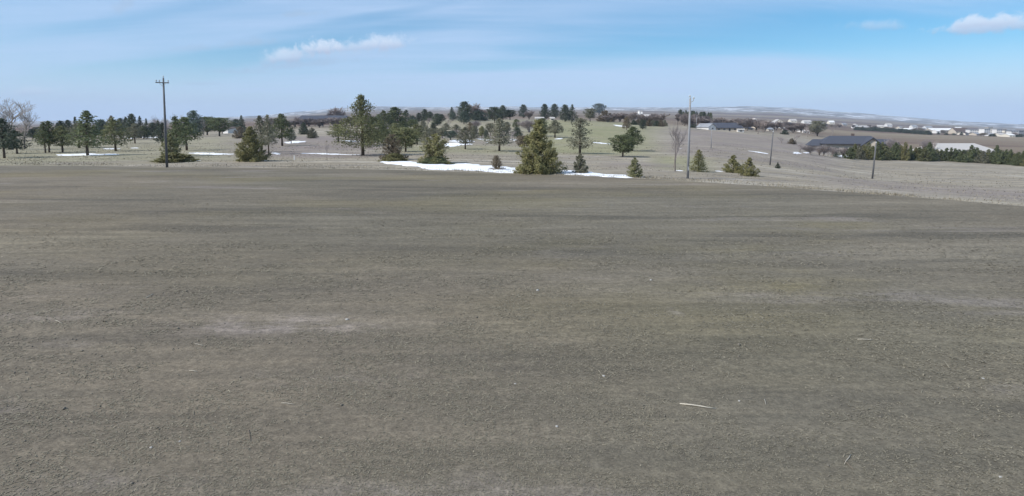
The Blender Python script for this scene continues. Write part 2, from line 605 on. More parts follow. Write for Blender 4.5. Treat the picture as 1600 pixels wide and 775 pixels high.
def grass_material():
    m, n, l, b, noise, mr, mix, mth, attr = ground_common('winter_grass')
    c = mix(mr(noise(0.06, 6, 0.6, (0.5, 1, 1)), 0.35, 0.66), (0.255, 0.224, 0.174), (0.312, 0.278, 0.220))
    c = mix(mr(noise(0.35, 6, 0.65, (0.15, 1, 1), -4), 0.46, 0.64, 0, 0.85), c, (0.195, 0.176, 0.158))
    c = mix(mr(noise(0.22, 6, 0.65, (0.18, 1, 1), -3, (9, 9, 0)), 0.51, 0.68, 0, 0.75), c, (0.41, 0.38, 0.325))
    gr = mix(mr(noise(0.05, 5, 0.6, (0.4, 1, 1)), 0.35, 0.65), (0.222, 0.222, 0.130), (0.268, 0.255, 0.160))
    gm = mth('MULTIPLY', attr('green'), mr(noise(0.03, 5, 0.6, (0.5, 1, 1)), 0.30, 0.55, 0.45, 1.0))
    c = mix(gm, c, gr)
    c = mix(mth('MULTIPLY', attr('mauve'), mr(noise(0.05, 5, 0.6, (0.4, 1, 1), 0, (3, 3, 0)), 0.35, 0.6, 0.35, 0.95)), c, (0.215, 0.183, 0.175))
    c = mix(mth('MULTIPLY', attr('pale'), mr(noise(0.4, 6, 0.68, (0.25, 1, 1), -4), 0.44, 0.68, 0, 0.85)), c, (0.42, 0.385, 0.33))
    # distant plain: strip fields
    pl = mix(mr(noise(0.0016, 4, 0.5, (0.25, 1.6, 1), 8), 0.40, 0.60), (0.125, 0.086, 0.070), (0.225, 0.185, 0.135))
    pl = mix(mr(noise(0.003, 4, 0.5, (0.2, 2.0, 1), 5, (7, 3, 0)), 0.55, 0.65, 0, 0.7), pl, (0.13, 0.12, 0.085))
    c = mix(attr('plain'), c, pl)
    hl = mix(mr(noise(0.002, 5, 0.6), 0.4, 0.6), (0.125, 0.12, 0.115), (0.20, 0.185, 0.165))
    hl = mix(mr(noise(0.009, 4, 0.55, (0.8, 0.6, 1), 0, (2, 8, 0)), 0.51, 0.58, 0, 0.8), hl, (0.76, 0.78, 0.82))
    c = mix(attr('hills'), c, hl)
    mo = noise(0.8, 6, 0.7, (0.45, 1, 1))
    c = mix(mr(mo, 0.36, 0.66), mix(1.0, c, (0.84, 0.835, 0.83), 'MULTIPLY'), mix(1.0, c, (1.12, 1.11, 1.09), 'MULTIPLY'))
    f1 = noise(6.0, 5, 0.7)
    c = mix(mr(f1, 0.35, 0.68), mix(1.0, c, (0.84, 0.84, 0.84), 'MULTIPLY'), mix(1.0, c, (1.14, 1.14, 1.13), 'MULTIPLY'))
    l.new(c, b.inputs['Base Color'])
    bp = nd(n, 'ShaderNodeBump')
    bp.inputs['Strength'].default_value = 0.6
    bp.inputs['Distance'].default_value = 0.05
    l.new(f1, bp.inputs['Height'])
    l.new(bp.outputs[0], b.inputs['Normal'])
    return m


# ------------------------------------------------------------------ mesh helpers
def mesh_np(name, V, F, material=None, attrs=None, smooth=False, mids=None):
    me = bpy.data.meshes.new(name)
    F = np.asarray(F)
    k = F.shape[1]
    me.vertices.add(len(V))
    me.vertices.foreach_set('co', np.asarray(V, np.float32).ravel())
    me.loops.add(F.size)
    me.loops.foreach_set('vertex_index', F.ravel().astype(np.int32))
    me.polygons.add(len(F))
    me.polygons.foreach_set('loop_start', np.arange(0, F.size, k, dtype=np.int32))
    me.polygons.foreach_set('loop_total', np.full(len(F), k, np.int32))
    if smooth:
        me.polygons.foreach_set('use_smooth', np.ones(len(F), bool))
    for a, vals in (attrs or {}).items():
        vals = np.asarray(vals, np.float32)
        dom = 'POINT' if len(vals) == len(V) else 'FACE'
        t = me.attributes.new(a, 'FLOAT', dom)
        t.data.foreach_set('value', vals)
    me.update(calc_edges=True)
    me.validate()
    if material:
        me.materials.append(material)
    return me


def link(name, me, parent=None, label=None, cat=None, group=None, kind=None, loc=None):
    o = bpy.data.objects.new(name, me)
    COL.objects.link(o)
    if parent:
        o.parent = parent
    if label:
        o['label'] = label
    if cat:
        o['category'] = cat
    if group:
        o['group'] = group
    if kind:
        o['kind'] = kind
    if loc is not None:
        o.location = tuple(float(v) for v in loc)
    return o


class MB:
    """collects simple solids"""
    def __init__(self):
        self.v, self.f = [], []

    def add(self, v, f):
        o = len(self.v)
        self.v += [tuple(map(float, p)) for p in v]
        self.f += [tuple(i + o for i in q) for q in f]
        return self

    def box(self, x0, x1, y0, y1, z0, z1):
        v = [(x0, y0, z0), (x1, y0, z0), (x1, y1, z0), (x0, y1, z0), (x0, y0, z1), (x1, y0, z1), (x1, y1, z1), (x0, y1, z1)]
        return self.add(v, [(0, 3, 2, 1), (4, 5, 6, 7), (0, 1, 5, 4), (1, 2, 6, 5), (2, 3, 7, 6), (3, 0, 4, 7)])

    def prism(self, prof, x0, x1):
        """profile in (y, z), extruded along x"""
        n = len(prof)
        v = [(x0, y, z) for y, z in prof] + [(x1, y, z) for y, z in prof]
        f = [tuple(range(n - 1, -1, -1)), tuple(range(n, 2 * n))]
        f += [(i, (i + 1) % n, n + (i + 1) % n, n + i) for i in range(n)]
        return self.add(v, f)

    def prism_y(self, prof, y0, y1):
        n = len(prof)
        v = [(x, y0, z) for x, z in prof] + [(x, y1, z) for x, z in prof]
        f = [tuple(range(n)), tuple(range(2 * n - 1, n - 1, -1))]
        f += [((i + 1) % n, i, n + i, n + (i + 1) % n) for i in range(n)]
        return self.add(v, f)

    def tube(self, pts, radii, k=6, cap=True):
        pts = [Vector(p) for p in pts]
        vs, fs = [], []
        for i, p in enumerate(pts):
            t = (pts[min(i + 1, len(pts) - 1)] - pts[max(i - 1, 0)]).normalized()
            a = t.cross(Vector((0, 1, 0.013)) if abs(t.y) < 0.9 else Vector((1, 0, 0.013))).normalized()
            b = t.cross(a)
            for j in range(k):
                an = 2 * math.pi * j / k
                vs.append(p + (a * math.cos(an) + b * math.sin(an)) * radii[i])
        for i in range(len(pts) - 1):
            for j in range(k):
                fs.append((i * k + j, i * k + (j + 1) % k, (i + 1) * k + (j + 1) % k, (i + 1) * k + j))
        if cap:
            fs.append(tuple(range(k - 1, -1, -1)))
            fs.append(tuple(range((len(pts) - 1) * k, len(pts) * k)))
        return self.add(vs, fs)

    def mesh(self, name, m, smooth=False):
        me = bpy.data.meshes.new(name)
        me.from_pydata(self.v, [], self.f)
        me.update()
        me.materials.append(M[m] if isinstance(m, str) else m)
        if smooth:
            for p in me.polygons:
                p.use_smooth = True
        return me

    def build(self, name, m, parent=None, smooth=False, **kw):
        return link(name, self.mesh(name, m, smooth), parent, **kw)


def empty(name, loc, rz=0.0, label=None, cat=None, group=None):
    o = link(name, None, None, label, cat, group, None, loc)
    o.rotation_euler = (0, 0, rz)
    o.empty_display_size = 0.3
    return o


# ------------------------------------------------------------------ ground sheets
def build_ground():
    front = np.radians(np.arange(-60, 60.001, 0.2))
    rest = np.radians(np.arange(63, 300, 3.0))
    A = np.concatenate([front, rest])
    n = len(A)
    E = edge_r(A)
    sa, ca = np.sin(A), np.cos(A)
    # field: rows from near the camera's foot out to its edge
    s = np.concatenate([[0.0], np.exp(np.linspace(math.log(0.8), math.log(150.0), 150))])
    rows = [s_ for s_ in np.linspace(0, 1, 151)]
    Rr = np.stack([1.0 + (E - 1.0) * (t ** 2.2) for t in rows], 1)
    X, Y = sa[:, None] * Rr, ca[:, None] * Rr
    Z = terr(X, Y)
    Z[:, -1] = terr(sa * (E - 1e-3), ca * (E - 1e-3))
    m = Rr.shape[1]
    V = np.stack([X, Y, Z], 2).reshape(-1, 3)
    i = np.arange(n)
    j = np.arange(m - 1)
    I, J = np.meshgrid(i, j, indexing='ij')
    I2 = (I + 1) % n
    F = np.stack([I * m + J, I * m + J + 1, I2 * m + J + 1, I2 * m + J], 2).reshape(-1, 4)[:, ::-1]
    # hub
    hub = len(V)
    V = np.vstack([V, [[0, 0, float(terr(0.0, 2.0))]]])
    x, y = V[:, 0], V[:, 1]
    stub = np.clip((x + 4) / 12, 0, 1) * np.clip((y - 12) / 6, 0, 1) * np.clip((34 - y) / 8, 0, 1)
    stub = np.clip(stub + 0.35 * np.clip((y - 25) / 15, 0, 1) + 0.18, 0, 1)
    dust = np.zeros(len(V))
    for (qx, qy, wx, wy, k) in [(430, 508, 160, 14, .85), (535, 500, 40, 7, 1.0), (90, 492, 90, 8, .6), (110, 537, 60, 6, .5), (10, 633, 30, 8, .7), (1590, 610, 40, 10, .6), (100, 760, 220, 22, .5), (620, 770, 200, 14, .6), (1240, 470, 50, 4, .5), (1060, 487, 20, 3, .6), (520, 590, 160, 12, .3)]:
        p, pw, ph = hit(qx, qy), hit(qx + wx, qy), hit(qx, qy - wy)
        ex, ey = abs(pw[0] - p[0]), abs(ph[1] - p[1])
        dust = np.maximum(dust, k * np.clip(1.4 - np.hypot((x - p[0]) / ex, (y - p[1]) / ey), 0, 1))
    tris = np.array([[hub, ii * m, ((ii + 1) % n) * m] for ii in range(n)])[:, ::-1]
    me = mesh_np('field', V, F, field_material(), {'stubble': stub, 'dust': dust}, smooth=True)
    link('field', me, kind='structure', label='wide grey-brown tilled field filling the foreground')
    me2 = mesh_np('field_hub', V[np.concatenate([[hub], np.arange(n) * m])], np.array([[0, 1 + ii, 1 + (ii + 1) % n] for ii in range(n)])[:, ::-1], me.materials[0], {'stubble': np.zeros(n + 1), 'dust': np.zeros(n + 1)})
    link('ground', me2, kind='structure', label='bare soil at the foot of the field')
    # land beyond
    t = np.linspace(0, 1, 250)
    Rr = np.exp(np.log(E)[:, None] * (1 - t) + math.log(9300.0) * t)
    X, Y = sa[:, None] * Rr, ca[:, None] * Rr
    Z = terr(X, Y)
    Z[:, 0] = terr(sa * (E - 1e-3), ca * (E - 1e-3))
    m = Rr.shape[1]
    V = np.stack([X, Y, Z], 2).reshape(-1, 3)
    j = np.arange(m - 1)
    I, J = np.meshgrid(i, j, indexing='ij')
    I2 = (I + 1) % n
    F = np.stack([I * m + J, I * m + J + 1, I2 * m + J + 1, I2 * m + J], 2).reshape(-1, 4)[:, ::-1]
    x, y = V[:, 0], V[:, 1]
    r = np.hypot(x, y)
    a = np.arctan2(x, y)
    u = 800 + FPX * np.tan(np.clip(a, -1.2, 1.2))            # photo column of this bearing
    e = np.repeat(E, m)

    def blob(u0, u1, su, r0, r1, sr):
        return np.clip((u - u0) / su, 0, 1) * np.clip((u1 - u) / su, 0, 1) * np.clip((r - r0) / (sr * r0), 0, 1) * np.clip((r1 - r) / (sr * r1), 0, 1)
    green = np.maximum.reduce([blob(790, 1060, 70, 105, 420, .12), 0.6 * blob(560, 860, 80, 98, 180, .1), 0.45 * blob(-400, 480, 120, 85, 260, .15), 0.45 * blob(600, 900, 60, 220, 400, .1), 0.75 * blob(1000, 1130, 40, 70, 120, .1)])
    mauve = np.maximum.reduce([0.9 * blob(330, 640, 60, 90, 240, .1), 0.8 * blob(1010, 1330, 50, 115, 330, .12), 0.7 * blob(1250, 2000, 80, 55, 110, .12), 0.7 * blob(930, 1080, 30, 70, 92, .08), 0.6 * blob(60, 240, 40, 92, 100, .03), 0.6 * blob(640, 850, 50, 130, 200, .1)])
    q = r / e
    pale = np.clip((q - 1.0) / 0.01, 0, 1) * np.clip((1.13 - q) / 0.08, 0, 1) * (0.55 + 0.45 * np.clip((u - 900) / 200, 0, 1))
    for (u0, u1, ra, rb, k) in [(1200, 1345, 178, 200, .9), (1150, 1330, 135, 150, .8), (1000, 1110, 170, 240, .6), (1100, 1600, 52, 64, .9)]:
        pale = np.maximum(pale, k * blob(u0, u1, 30, ra, rb, .03))
    plain = np.clip((r - 330) / 250, 0, 1)
    plain = np.maximum(plain, np.clip((u - 1280) / 80, 0, 1) * np.clip((r - 255) / 50, 0, 1))
    hills = np.clip((r - 3400) / 1200, 0, 1)
    me = mesh_np('grassland', V, F, grass_material(), {'green': green, 'mauve': mauve, 'pale': pale, 'plain': plain, 'hills': hills}, smooth=True)
    link('grassland', me, kind='structure', label='dormant golf course grass, plain and snow-streaked hills beyond the field')


build_ground()


# ------------------------------------------------------------------ dry grass and crumbs on the field
def dry_bits():
    N = 150000
    az = rng.uniform(math.radians(-48), math.radians(48), N * 2)
    r = np.exp(rng.uniform(math.log(6.0), math.log(62.0), N * 2))
    x, y = np.sin(az) * r, np.cos(az) * r
    ok = r < edge_r(az) - 0.3
    dens = 0.55 * fbm(x / 3.2, y / 1.3, 21) + 0.45 * fbm(x / 0.7, y / 0.5, 33, 3)
    ok &= rng.uniform(0, 1, N * 2) < np.clip((dens - 0.43) / 0.18, 0.05, 1) * np.clip(1.35 - r / 45, 0.25, 1)
    x, y, r = x[ok][:N], y[ok][:N], r[ok][:N]
    n = len(x)
    z = terr(x, y)
    L = np.clip(0.0030 * r, 0.020, 0.08) * rng.lognormal(0, 0.45, n)
    wd = np.clip(0.0008 * r, 0.005, 0.018) * rng.uniform(0.6, 1.5, n)
    th = rng.uniform(0, 2 * math.pi, n)
    up = np.abs(rng.normal(0.0, 0.12, n)) + 0.03
    d = np.stack([np.cos(th) * np.cos(up), np.sin(th) * np.cos(up), np.sin(up)], 1)
    s = np.stack([-np.sin(th), np.cos(th), rng.uniform(-0.25, 0.25, n)], 1)
    p = np.stack([x, y, z + 0.006], 1)
    V = np.concatenate([p - s * wd[:, None], p + s * wd[:, None], p + d * L[:, None] + s * wd[:, None] * 0.3, p + d * L[:, None] * 0.98 - s * wd[:, None] * 0.3], 1).reshape(-1, 3)
    F = np.arange(4 * n).reshape(-1, 4)
    tint = np.clip(rng.beta(2.6, 3.0, n) + 0.25 * (fbm(x / 5, y / 2, 77) - 0.5), 0, 1)
    m = bpy.data.materials.new('dry_grass')
    m.use_nodes = True
    nn, ll = m.node_tree.nodes, m.node_tree.links
    at = nd(nn, 'ShaderNodeAttribute', attribute_name='tint')
    cr = nd(nn, 'ShaderNodeValToRGB')
    cr.color_ramp.elements[0].color = (0.118, 0.106, 0.076, 1)
    cr.color_ramp.elements[1].color = (0.353, 0.309, 0.237, 1)
    e = cr.color_ramp.elements.new(0.4)
    e.color = (0.181, 0.163, 0.122, 1)
    e = cr.color_ramp.elements.new(0.7)
    e.color = (0.245, 0.218, 0.162, 1)
    ll.new(at.outputs['Fac'], cr.inputs[0])
    ll.new(cr.outputs[0], nn['Principled BSDF'].inputs['Base Color'])
    nn['Principled BSDF'].inputs['Roughness'].default_value = 0.85
    nn['Principled BSDF'].inputs['Specular IOR Level'].default_value = 0.15
    link('dry_grass', mesh_np('dry_grass', V, F, m, {'tint': 0.36 + 0.72 * (tint - 0.42)}), kind='stuff', label='flattened dry grass and stubble scattered over the field')
    # soil crumbs
    N = 4500
    az = rng.uniform(math.radians(-48), math.radians(48), N)
    r = np.exp(rng.uniform(math.log(6.0), math.log(20.0), N))
    x, y = np.sin(az) * r, np.cos(az) * r
    dens = fbm(x / 2.5, y / 1.5, 51)
    ok = (r < edge_r(az) - 0.5) & (rng.uniform(0, 1, N) < np.clip((dens - 0.42) / 0.2, 0.1, 1))
    x, y, r = x[ok], y[ok], r[ok]
    n = len(x)
    z = terr(x, y)
    octa = np.array([(1, 0, 0), (0, 1, 0), (-1, 0, 0), (0, -1, 0), (0, 0, 0.8), (0, 0, -0.8)])
    of = np.array([(0, 1, 4), (1, 2, 4), (2, 3, 4), (3, 0, 4), (1, 0, 5), (2, 1, 5), (3, 2, 5), (0, 3, 5)])
    sc = np.clip(0.0009 * r, 0.006, 0.014) * rng.lognormal(0, 0.4, n)
    V = (octa[None] * sc[:, None, None] * rng.uniform(0.6, 1.4, (n, 6, 3)) + np.stack([x, y, z + sc * 0.3], 1)[:, None]).reshape(-1, 3)
    F = (of[None] + 6 * np.arange(n)[:, None, None]).reshape(-1, 3)
    link('soil_crumbs', mesh_np('soil_crumbs', V, F, mat('soil_crumb', (0.145, 0.132, 0.108), 0.95, 0.3, 0.8)), kind='stuff', label='small crumbs of dry soil scattered over the field')
    # taller dead grass along the field's far edge
    N = 16000
    az = rng.uniform(math.radians(-46), math.radians(46), N)
    e = edge_r(az)
    r = e * (1 + np.abs(rng.normal(0, 0.05, N)))
    x, y = np.sin(az) * r, np.cos(az) * r
    ok = rng.uniform(0, 1, N) < np.clip((fbm(x / 4, y / 2, 91) - 0.38) / 0.2, 0.05, 1)
    x, y, r = x[ok], y[ok], r[ok]
    n = len(x)
    z = terr(x, y)
    L = rng.uniform(0.05, 0.18, n) * np.where(fbm(x / 3, y / 3, 131) > 0.52, 1.9, 1.0)
    wd = rng.uniform(0.012, 0.03, n)
    th = rng.uniform(0, 2 * math.pi, n)
    up = rng.uniform(0.5, 1.4, n)
    d = np.stack([np.cos(th) * np.cos(up), np.sin(th) * np.cos(up), np.sin(up)], 1)
    s = np.stack([-np.sin(th), np.cos(th), np.zeros(n)], 1)
    p = np.stack([x, y, z - 0.01], 1)
    V = np.stack([p - s * wd[:, None], p + s * wd[:, None], p + d * L[:, None]], 1).reshape(-1, 3)
    link('verge_grass', mesh_np('verge_grass', V, np.arange(3 * n).reshape(-1, 3), m, {'tint': np.clip(rng.beta(4, 2.2, n), 0, 1)}), kind='stuff', label='straw-coloured dead grass standing along the far edge of the field')

    # tussocks of dormant grass on the slopes beyond
    N = 110000
    az = rng.uniform(math.radians(-46), math.radians(46), N)
    e = edge_r(az)
    r = e * 1.02 + (190 - e) * rng.uniform(0, 1, N) ** 1.5
    x, y = np.sin(az) * r, np.cos(az) * r
    ok = rng.uniform(0, 1, N) < np.clip((fbm(x / 6, y / 3, 191) - 0.42) / 0.2, 0.04, 1)
    x, y, r = x[ok], y[ok], r[ok]
    n = len(x)
    z = terr(x, y)
    L = rng.uniform(0.05, 0.16, n) * np.clip(r / 70, 0.7, 1.7)
    wd = L * rng.uniform(0.2, 0.45, n)
    th = rng.uniform(0, 2 * math.pi, n)
    up = rng.uniform(0.15, 0.8, n)
    d = np.stack([np.cos(th) * np.cos(up), np.sin(th) * np.cos(up), np.sin(up)], 1)
    s = np.stack([-np.sin(th), np.cos(th), np.zeros(n)], 1)
    p = np.stack([x, y, z - 0.01], 1)
    V = np.stack([p - s * wd[:, None], p + s * wd[:, None], p + d * L[:, None]], 1).reshape(-1, 3)
    link('pasture_grass', mesh_np('pasture_grass', V, np.arange(3 * n).reshape(-1, 3), m, {'tint': np.clip(rng.beta(4, 2.4, n), 0, 1)}), kind='stuff', label='low tussocks of dormant grass on the slopes beyond the field')


dry_bits()


# ------------------------------------------------------------------ vegetation prototypes (height 1, standing at z = 0)
def rnd_dirs(n, g):
    v = g.normal(size=(n, 3))
    return v / np.linalg.norm(v, axis=1)[:, None]


def leaves(P, D, N, size, g, width=0.34, spread=0.7, turn=0.75):
    """leaf-sized kites at P pointing roughly along D, their flat sides turned outward along N"""
    n = len(P)
    nn_ = N / (np.linalg.norm(N, axis=1)[:, None] + 1e-9) + rnd_dirs(n, g) * turn
    nn_ /= np.linalg.norm(nn_, axis=1)[:, None] + 1e-9
    d = D + rnd_dirs(n, g) * spread
    d -= nn_ * np.sum(d * nn_, 1)[:, None]
    d /= np.linalg.norm(d, axis=1)[:, None] + 1e-9
    s = np.cross(nn_, d)
    L = size * g.uniform(0.6, 1.35, n)
    w = L * width * g.uniform(0.7, 1.3, n)
    V = np.stack([P, P + d * (L * 0.5)[:, None] - s * w[:, None], P + d * L[:, None], P + d * (L * 0.45)[:, None] + s * w[:, None]], 1)
    return V.reshape(-1, 3)


def conifer(seed, prof, z0, nb, per, leaf, droop=0.0, up=0.25, jitter=0.03, trunk=0.016, inner=0.3, lean=0.0, gap=0.0):
    """trunk with whorled limbs, each carrying tufts; prof = crown radius by crown height"""
    g = np.random.default_rng(seed)
    rr = random.Random(seed)
    tb = MB()
    ztop = 0.97
    pts = [(lean * t * t, 0.3 * lean * math.sin(3 * t), t * ztop) for t in np.linspace(0, 1, 7)]
    tb.tube([(p[0], p[1], p[2] if i else -0.03) for i, p in enumerate(pts)], [trunk * (1.15 - t) + 0.002 for t in np.linspace(0, 1, 7)], 7)
    P, D, N, T = [], [], [], []
    px, py = zip(*prof)
    az = rr.uniform(0, 6)
    for b in range(nb):
        t = (b + rr.uniform(0, 1)) / nb
        if gap and rr.random() < gap:
            continue
        z = z0 + (ztop - z0) * t
        L = float(np.interp(t, px, py)) * rr.uniform(0.68, 1.12)
        az += 2.4 + rr.uniform(-0.5, 0.5)
        u = up * (0.2 + 1.4 * t) - droop * (1 - t)
        bx, by = lean * z * z, 0.3 * lean * math.sin(3 * z)
        s = np.linspace(0, 1, 5)
        c = np.stack([bx + math.cos(az) * L * s, by + math.sin(az) * L * s, np.minimum(z + L * (u * s + 0.25 * s * s - 0.12 * s), 0.985)], 1)
        tb.tube(c[:, :], [trunk * 0.32 * (1.1 - q) * min(1, L / 0.15) + 0.0008 for q in s], 3, cap=False)
        n = max(10, int(per * 1.6 * (0.2 + L / 0.3)))
        q = inner + (1 - inner) * g.uniform(0, 1, n) ** 0.75
        p = np.stack([np.interp(q, s, c[:, k]) for k in range(3)], 1)
        n_ = np.array([math.cos(az), math.sin(az), 0.45])
        wid = jitter * 0.3 + 0.20 * L * np.sin(np.pi * np.clip(q, 0, 1)) + jitter * min(1, L / 0.2) * 0.5
        off = g.normal(size=(n, 3)) * wid[:, None] * np.array([1, 1, 0.55])
        p = p + off
        N.append(n_ * 0.9 + off / wid[:, None] * 0.55)
        d = np.stack([np.full(n, math.cos(az)), np.full(n, math.sin(az)), np.full(n, 0.35 + u)], 1) * 0.8
        P.append(p)
        D.append(d)
        clump = rr.uniform(-0.18, 0.18)
        T.append(np.clip(g.beta(2.2, 2.2, n) + clump, 0, 1))
    # leader
    n = per
    N.append(np.stack([g.normal(0, 1, n), g.normal(0, 1, n), np.full(n, 0.5)], 1))
    P.append(np.stack([g.normal(0, 0.012, n) + lean, g.normal(0, 0.012, n), g.uniform(0.9, 1.0, n) - leaf * 0.5], 1))
    D.append(np.tile([0, 0, 1.0], (n, 1)))
    T.append(g.beta(2, 2, n))
    P, D, N, T = np.vstack(P), np.vstack(D), np.vstack(N), np.concatenate(T)
    P[:, 2] = np.maximum(P[:, 2], 0.015)
    V = leaves(P, D, N, leaf * 0.72, g)
    return tb, V, np.repeat(T, 4)


def shrub(seed, prof, nb, per, leaf, up=0.8, flat=1.0, bare=0.0):
    """many-stemmed bush with ascending sprays reaching the ground"""
    g = np.random.default_rng(seed)
    rr = random.Random(seed)
    tb = MB()
    P, D, N, T = [], [], [], []
    px, py = zip(*prof)
    for b in range(nb):
        t = (b + rr.uniform(0, 1)) / nb
        zt = t
        L = float(np.interp(t, px, py)) * rr.uniform(0.58, 1.25)
        az = b * 2.4 + rr.uniform(-0.6, 0.6)
        e = np.array([math.cos(az) * L, math.sin(az) * L, min(zt * rr.uniform(0.92, 1.05) + 0.02, 1.0)])
        o = np.array([math.cos(az) * L * 0.08, math.sin(az) * L * 0.08, max(0.0, zt - L * up)])
        mid = (o + e) / 2 + np.array([math.cos(az) * L * 0.12, math.sin(az) * L * 0.12, -0.04 * L])
        s = np.linspace(0, 1, 4)
        c = np.stack([(1 - q) ** 2 * o + 2 * q * (1 - q) * mid + q * q * e for q in s])
        tb.tube(c, [0.010 * (1.1 - q) for q in s], 3, cap=False)
        if rr.random() < bare:
            continue
        n = max(12, int(per * 1.9 * (0.25 + L / 0.3)))
        q = 0.25 + 0.75 * g.uniform(0, 1, n) ** 0.7
        p = np.stack([np.interp(q, s, c[:, k]) for k in range(3)], 1)
        wid = 0.012 + 0.13 * L * np.sin(np.pi * q)
        off = g.normal(size=(n, 3)) * wid[:, None]
        p += off
        N.append(np.array([math.cos(az), math.sin(az), 0.5]) * 0.9 + off / wid[:, None] * 0.55)
        P.append(p)
        dd = (e - o) / (np.linalg.norm(e - o) + 1e-6)
        D.append(np.tile(dd * 0.9 + np.array([0, 0, 0.45]), (n, 1)))
        T.append(np.clip(g.beta(2.2, 2.2, n) + rr.uniform(-0.2, 0.2), 0, 1))
    tb.tube([(0, 0, -0.03), (0.01, 0.01, 0.4), (0, 0, 0.8)], [0.025, 0.016, 0.006], 5)
    P, D, N, T = np.vstack(P), np.vstack(D), np.vstack(N), np.concatenate(T)
    P[:, 2] = np.clip(P[:, 2], 0.012, 1.02)
    V = leaves(P, D, N, leaf * 0.72, g)
    V[:, 2] = np.maximum(V[:, 2], 0.0)
    return tb, V, np.repeat(T, 4)


def bare(seed, spread=0.5, levels=4, r0=0.022, fork=0.25, twigs=3, multi=1, sides=4, rmin=0.0009):
    """leafless tree: trunk mesh and a mesh of limbs and twigs"""
    rr = random.Random(seed)
    tb, br = MB(), MB()

    def grow(p, d, L, r, lev):
        pts = [p]
        q = p.copy()
        dd = d.copy()
        ns = 3
        for i in range(ns):
            dd = (dd + Vector((rr.uniform(-1, 1), rr.uniform(-1, 1), rr.uniform(-0.3, 0.6))) * 0.16).normalized()
            q = q + dd * (L / ns)
            pts.append(q)
        rad = [r, r * 0.85, r * 0.7, r * 0.5]
        (tb if lev == levels else br).tube(pts, rad, 6 if lev == levels else (sides if lev > 1 else 3), cap=False)
        if lev == 0:
            return
        k = twigs + (1 if rr.random() < 0.5 else 0) + (2 if lev == levels else 0)
        for i in range(k):
            f = rr.uniform(0.35, 1.0) if i else 1.0
            a = pts[min(int(f * ns), ns - 1)].lerp(pts[min(int(f * ns) + 1, ns)], f * ns % 1 if f < 1 else 1)
            side = Vector((rr.uniform(-1, 1), rr.uniform(-1, 1), rr.uniform(-0.15, 0.5)))
            nd_ = (dd * (1 - spread * 0.6) + side.normalized() * spread).normalized()
            nd_.z = max(nd_.z, -0.1)
            grow(a, nd_.normalized(), L * rr.uniform(0.55, 0.8), max(r * 0.46, rmin), lev - 1)
    for s in range(multi):
        d = Vector((rr.uniform(-.3, .3), rr.uniform(-.3, .3), 1)).normalized() if multi > 1 else Vector((rr.uniform(-.05, .05), 0, 1)).normalized()
        grow(Vector((0.01 * s, 0, -0.02)), d, fork + 0.06, r0, levels)
    allv = np.array(tb.v + br.v)
    zmax = allv[:, 2].max()
    wx = np.percentile(np.abs(allv[:, 0]), 98)
    return tb, br, zmax, wx


PR = {}


def reg(key, res, kind='leaf'):
    """keep trunk mesh + leaf arrays, with the crown's own width, for sharing"""
    if kind == 'bare':
        tb, br, zmax, wx = res
        PR[key] = ('bare', tb.mesh('trunk', 'greybark', True), br.mesh('branches', 'twig'), zmax, wx * 2, {})
    else:
        tb, V, T = res
        zmax = float(V[:, 2].max())
        w = float(np.percentile(V[:, 0], 98.5) - np.percentile(V[:, 0], 1.5))
        PR[key] = ('leaf', tb.mesh('trunk', 'bark', True), (V, T), zmax, w, {})


P_BIG = [(0, .30), (.1, .34), (.35, .33), (.48, .24), (.56, .09), (.62, .13), (.72, .12), (.85, .075), (1, .015)]
P_PINE = [(0, .18), (.15, .30), (.4, .26), (.65, .17), (.85, .09), (1, .02)]
P_TALL = [(0, .20), (.15, .27), (.35, .22), (.5, .13), (.7, .09), (.88, .05), (1, .015)]
P_SPRU = [(0, .27), (.12, .28), (.5, .17), (.8, .08), (1, .02)]
P_ROUND = [(0, .26), (.25, .42), (.55, .42), (.8, .30), (1, .10)]
P_CONE = [(0, .24), (.15, .30), (.4, .27), (.7, .19), (.9, .10), (1, .03)]
P_TIER = [(0, .17), (.1, .26), (.28, .25), (.36, .08), (.45, .21), (.58, .18), (.64, .07), (.75, .14), (.9, .10), (1, .04)]
reg('big', conifer(1, P_BIG, 0.20, 74, 84, 0.029, droop=0.30, up=0.35, trunk=0.019))
reg('pine0', conifer(2, P_PINE, 0.26, 50, 46, 0.048, droop=0.15, trunk=0.020))
reg('pine1', conifer(3, P_PINE, 0.22, 46, 44, 0.050, droop=0.25, trunk=0.020, lean=0.03, gap=0.08))
reg('pine2', conifer(4, P_PINE, 0.30, 44, 44, 0.052, droop=0.05, up=0.4, trunk=0.022, lean=-0.03))
reg('tall0', conifer(5, P_TALL, 0.22, 54, 46, 0.042, droop=0.2, trunk=0.016, lean=0.03))
reg('tall1', conifer(6, P_TALL, 0.25, 48, 40, 0.045, droop=0.1, trunk=0.017, gap=0.1))
reg('tier', conifer(7, P_TIER, 0.16, 50, 40, 0.042, droop=0.1, trunk=0.018, gap=0.12))
reg('round0', conifer(8, P_ROUND, 0.22, 46, 50, 0.062, droop=0.1, up=0.3, trunk=0.026))
reg('round1', conifer(9, P_ROUND, 0.30, 44, 46, 0.062, droop=0.2, up=0.35, trunk=0.026, lean=0.04))
reg('spruce0', conifer(10, P_SPRU, 0.05, 56, 44, 0.048, droop=0.3, trunk=0.016))
reg('spruce1', conifer(11, P_SPRU, 0.08, 50, 40, 0.052, droop=0.2, trunk=0.016, gap=0.08))
reg('cone0', conifer(12, P_CONE, 0.10, 54, 52, 0.055, droop=0.15, trunk=0.02))
reg('cone1', conifer(13, P_CONE, 0.14, 48, 48, 0.058, droop=0.1, trunk=0.02, lean=-0.03))
J_CONE = [(0, .33), (.12, .40), (.35, .33), (.6, .21), (.8, .12), (1, .03)]
